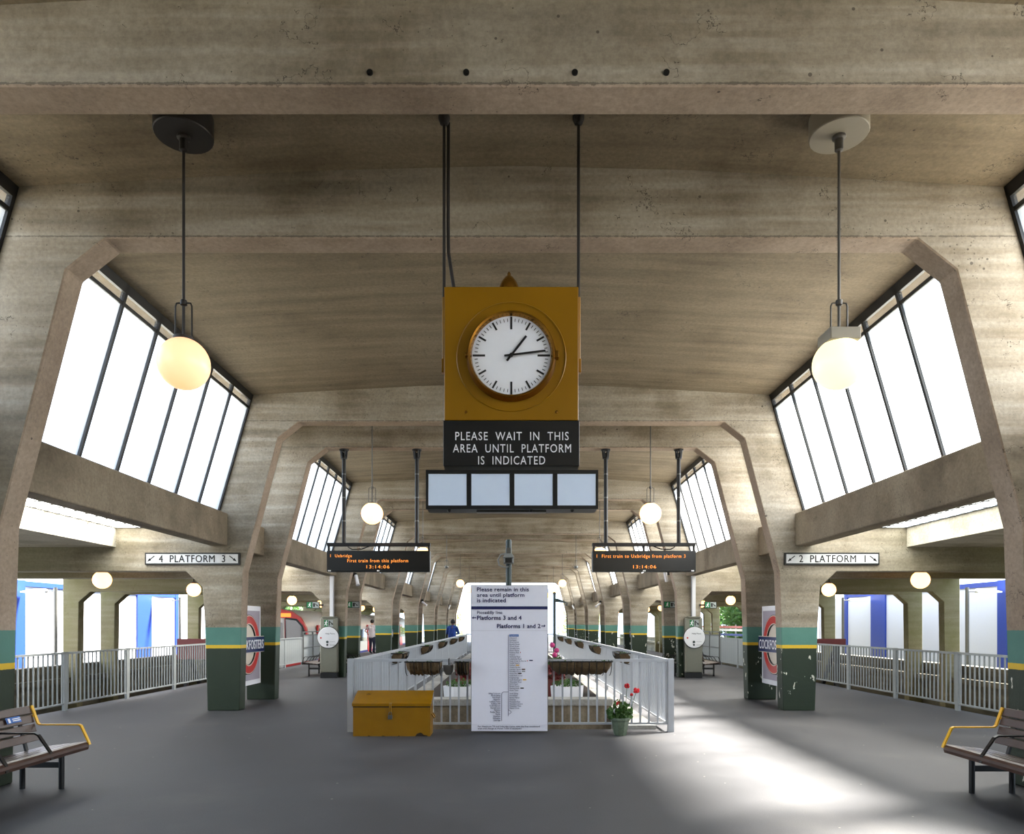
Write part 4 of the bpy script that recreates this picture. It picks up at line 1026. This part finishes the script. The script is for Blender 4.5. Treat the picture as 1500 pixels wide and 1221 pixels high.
def person(x, y, yaw, H, lab, skin, shirt, trouser, pose, sleeve=.55):
    t = thing('person', (x,y,0), lab, 'person')
    k = H/1.75; R = Matrix.Rotation(yaw, 3, 'Z')
    def W(p): return R @ (Vector(p)*k) + Vector((x,y,0))
    J = dict(pose)
    base = {'pel': ((0,0,.95),.085), 'spine': ((0,.01,1.12),.08), 'chest': ((0,.01,1.32),.085), 'neck': ((0,.01,1.48),.055), 'head0': ((0,-.01,1.58),.075), 'head1': ((0,-.02,1.66),.085), 'head2': ((0,-.01,1.72),.06)}
    for s, q in ((-1,'l'), (1,'r')):
        base['hip'+q] = ((s*.10,0,.90),.07); base['knee'+q] = ((s*.11,-.02,.50),.05); base['ank'+q] = ((s*.11,.02,.09),.042); base['toe'+q] = ((s*.12,-.16,.035),.035)
        base['sh'+q] = ((s*.19,.01,1.42),.05); base['el'+q] = ((s*.26,.03,1.14),.042); base['wr'+q] = ((s*.27,-.04,.90),.03); base['palm'+q] = ((s*.27,-.06,.83),(.018,.036))
    base.update(J)
    for q in 'lr':
        w_, p_ = Vector(base['wr'+q][0]), Vector(base['palm'+q][0]); d = (p_-w_).normalized()
        sd_ = d.cross(Vector((1,0,0))); sd_.normalize()
        for i, (o_, L) in enumerate(((-.030,.07),(-.010,.085),(.010,.08),(.028,.06))):
            base['f%d%s' % (i,q)] = (tuple(p_+sd_*o_+d*L*.55),.0095); base['g%d%s' % (i,q)] = (tuple(p_+sd_*o_+d*L+Vector((0,-.012,0))),.008)
        base['th'+q] = (tuple(w_+sd_*-.045+d*.06),.010)
    E = [('pel','spine'),('spine','chest'),('chest','neck'),('neck','head0'),('head0','head1'),('head1','head2')]
    for q in 'lr':
        E += [('pel','hip'+q),('hip'+q,'knee'+q),('knee'+q,'ank'+q),('ank'+q,'toe'+q),('chest','sh'+q),('sh'+q,'el'+q),('el'+q,'wr'+q),('wr'+q,'palm'+q),('wr'+q,'th'+q)]
        for i in range(4): E += [('palm'+q,'f%d%s' % (i,q)),('f%d%s' % (i,q),'g%d%s' % (i,q))]
    nodes = {n: (W(p), (r*k if not isinstance(r, tuple) else tuple(v*k for v in r))) for n, (p, r) in base.items()}
    skin_mesh('body', nodes, E, skin, t)
    def sub(keys, grow, edges, nm, mat):
        nn = {a: (nodes[a][0], (nodes[a][1] if not isinstance(nodes[a][1], tuple) else nodes[a][1][0])+grow) for a in keys}
        skin_mesh(nm, nn, edges, mat, t)
    N = lambda a: nodes[a][0]
    side = R @ Vector((1,0,0))*k; upv = Vector((0,0,k))
    sg = []
    for q, sx in (('l',-1),('r',1)):
        sg += [(N('pel')+side*sx*.07-upv*.05, .128*k, N('spine')+side*sx*.06, .112*k), (N('spine')+side*sx*.06, .112*k, N('chest')+side*sx*.085, .118*k),
               (N('chest')+side*sx*.085+upv*.04, .10*k, N('sh'+q)-side*sx*.02, .078*k), (N('neck')-upv*.02, .068*k, N('sh'+q)-side*sx*.05+upv*.005, .07*k)]
        e = N('sh'+q).lerp(N('el'+q), .55 if sleeve < 1 else 1)
        sg += [(N('sh'+q)-side*sx*.015, .075*k, e, .062*k)]
        if sleeve > 1: sg += [(e, .060*k, N('el'+q).lerp(N('wr'+q), .85), .046*k)]
    blob_mesh('shirt', sg, shirt, t)
    tg = []
    for q, sx in (('l',-1),('r',1)):
        tg += [(N('pel')+side*sx*.06+upv*.03, .112*k, N('pel')+side*sx*.06-upv*.02, .118*k), (N('pel')+side*sx*.06-upv*.02, .118*k, N('hip'+q)-upv*.06, .108*k), (N('hip'+q)-upv*.06, .104*k, N('knee'+q), .078*k), (N('knee'+q), .078*k, N('ank'+q)+upv*.02, .060*k)]
    blob_mesh('trousers', tg, trouser, t)
    for q in 'lr':
        sub(['ank'+q,'toe'+q], .012, [('ank'+q,'toe'+q)], 'shoe', 'shoe')
    hc = nodes['head1'][0]
    mb = MB(); back = R @ Vector((0,.018,.022))*k
    mb.sphere(hc+back, .103*k, 16, 10, 1.08); mb.build('hair','hair',t,3)
    fwd = R @ Vector((0,-1,0))
    mb = MB(); mb.sphere(hc+fwd*.088*k-Vector((0,0,.03*k)), .016*k, 8, 6, 1.4); mb.build('nose',skin,t,3)
    for s in (-1, 1):
        side = R @ Vector((s,0,0))
        mb = MB(); mb.sphere(hc+side*.092*k-Vector((0,0,.02*k)), .02*k, 8, 6, 1.5); mb.build('ear',skin,t,3)
        mb = MB(); mb.sphere(hc+fwd*.078*k+side*.032*k+Vector((0,0,.0)), .010*k, 8, 6); mb.build('eye','hair',t,3)
    mb = MB(); mb.bar(hc+fwd*.082*k-Vector((0,0,.075*k))-R @ Vector((.022*k,0,0)), hc+fwd*.082*k-Vector((0,0,.075*k))+R @ Vector((.022*k,0,0)), .006, .008); mb.build('mouth','maroon',t)
    return t
# man leaning on the well railing, seen from behind and outside the rail
lean = {'shl': ((-.21,-.05,1.38),.05), 'shr': ((.21,-.05,1.38),.05), 'ell': ((-.27,-.14,1.13),.05), 'elr': ((.27,-.14,1.13),.05), 'wrl': ((-.14,-.30,1.10),.035), 'wrr': ((.14,-.30,1.10),.035), 'palml': ((-.08,-.34,1.10),(.02,.036)), 'palmr': ((.08,-.34,1.10),(.02,.036)), 'chest': ((0,-.06,1.30),.085), 'neck': ((0,-.10,1.47),.06), 'head0': ((0,-.13,1.56),.075), 'head1': ((0,-.14,1.64),.085), 'head2': ((0,-.13,1.70),.06)}
person(-2.78, 34.0, PI*.94, 1.80, 'person in a royal blue shirt seen from behind at the left well railing', 'skin_dark', 'shirt_blue', 'trouser', lean, 2)
hip = {'elr': ((.42,.06,1.20),.045), 'wrr': ((.24,-.02,1.03),.033), 'palmr': ((.19,-.05,1.0),(.02,.034))}
person(-7.50, 39.0, PI*.86, 1.80, 'person in a white shirt, hand on hip, standing beside the train', 'skin_light', 'shirt_white', 'trouser', hip)
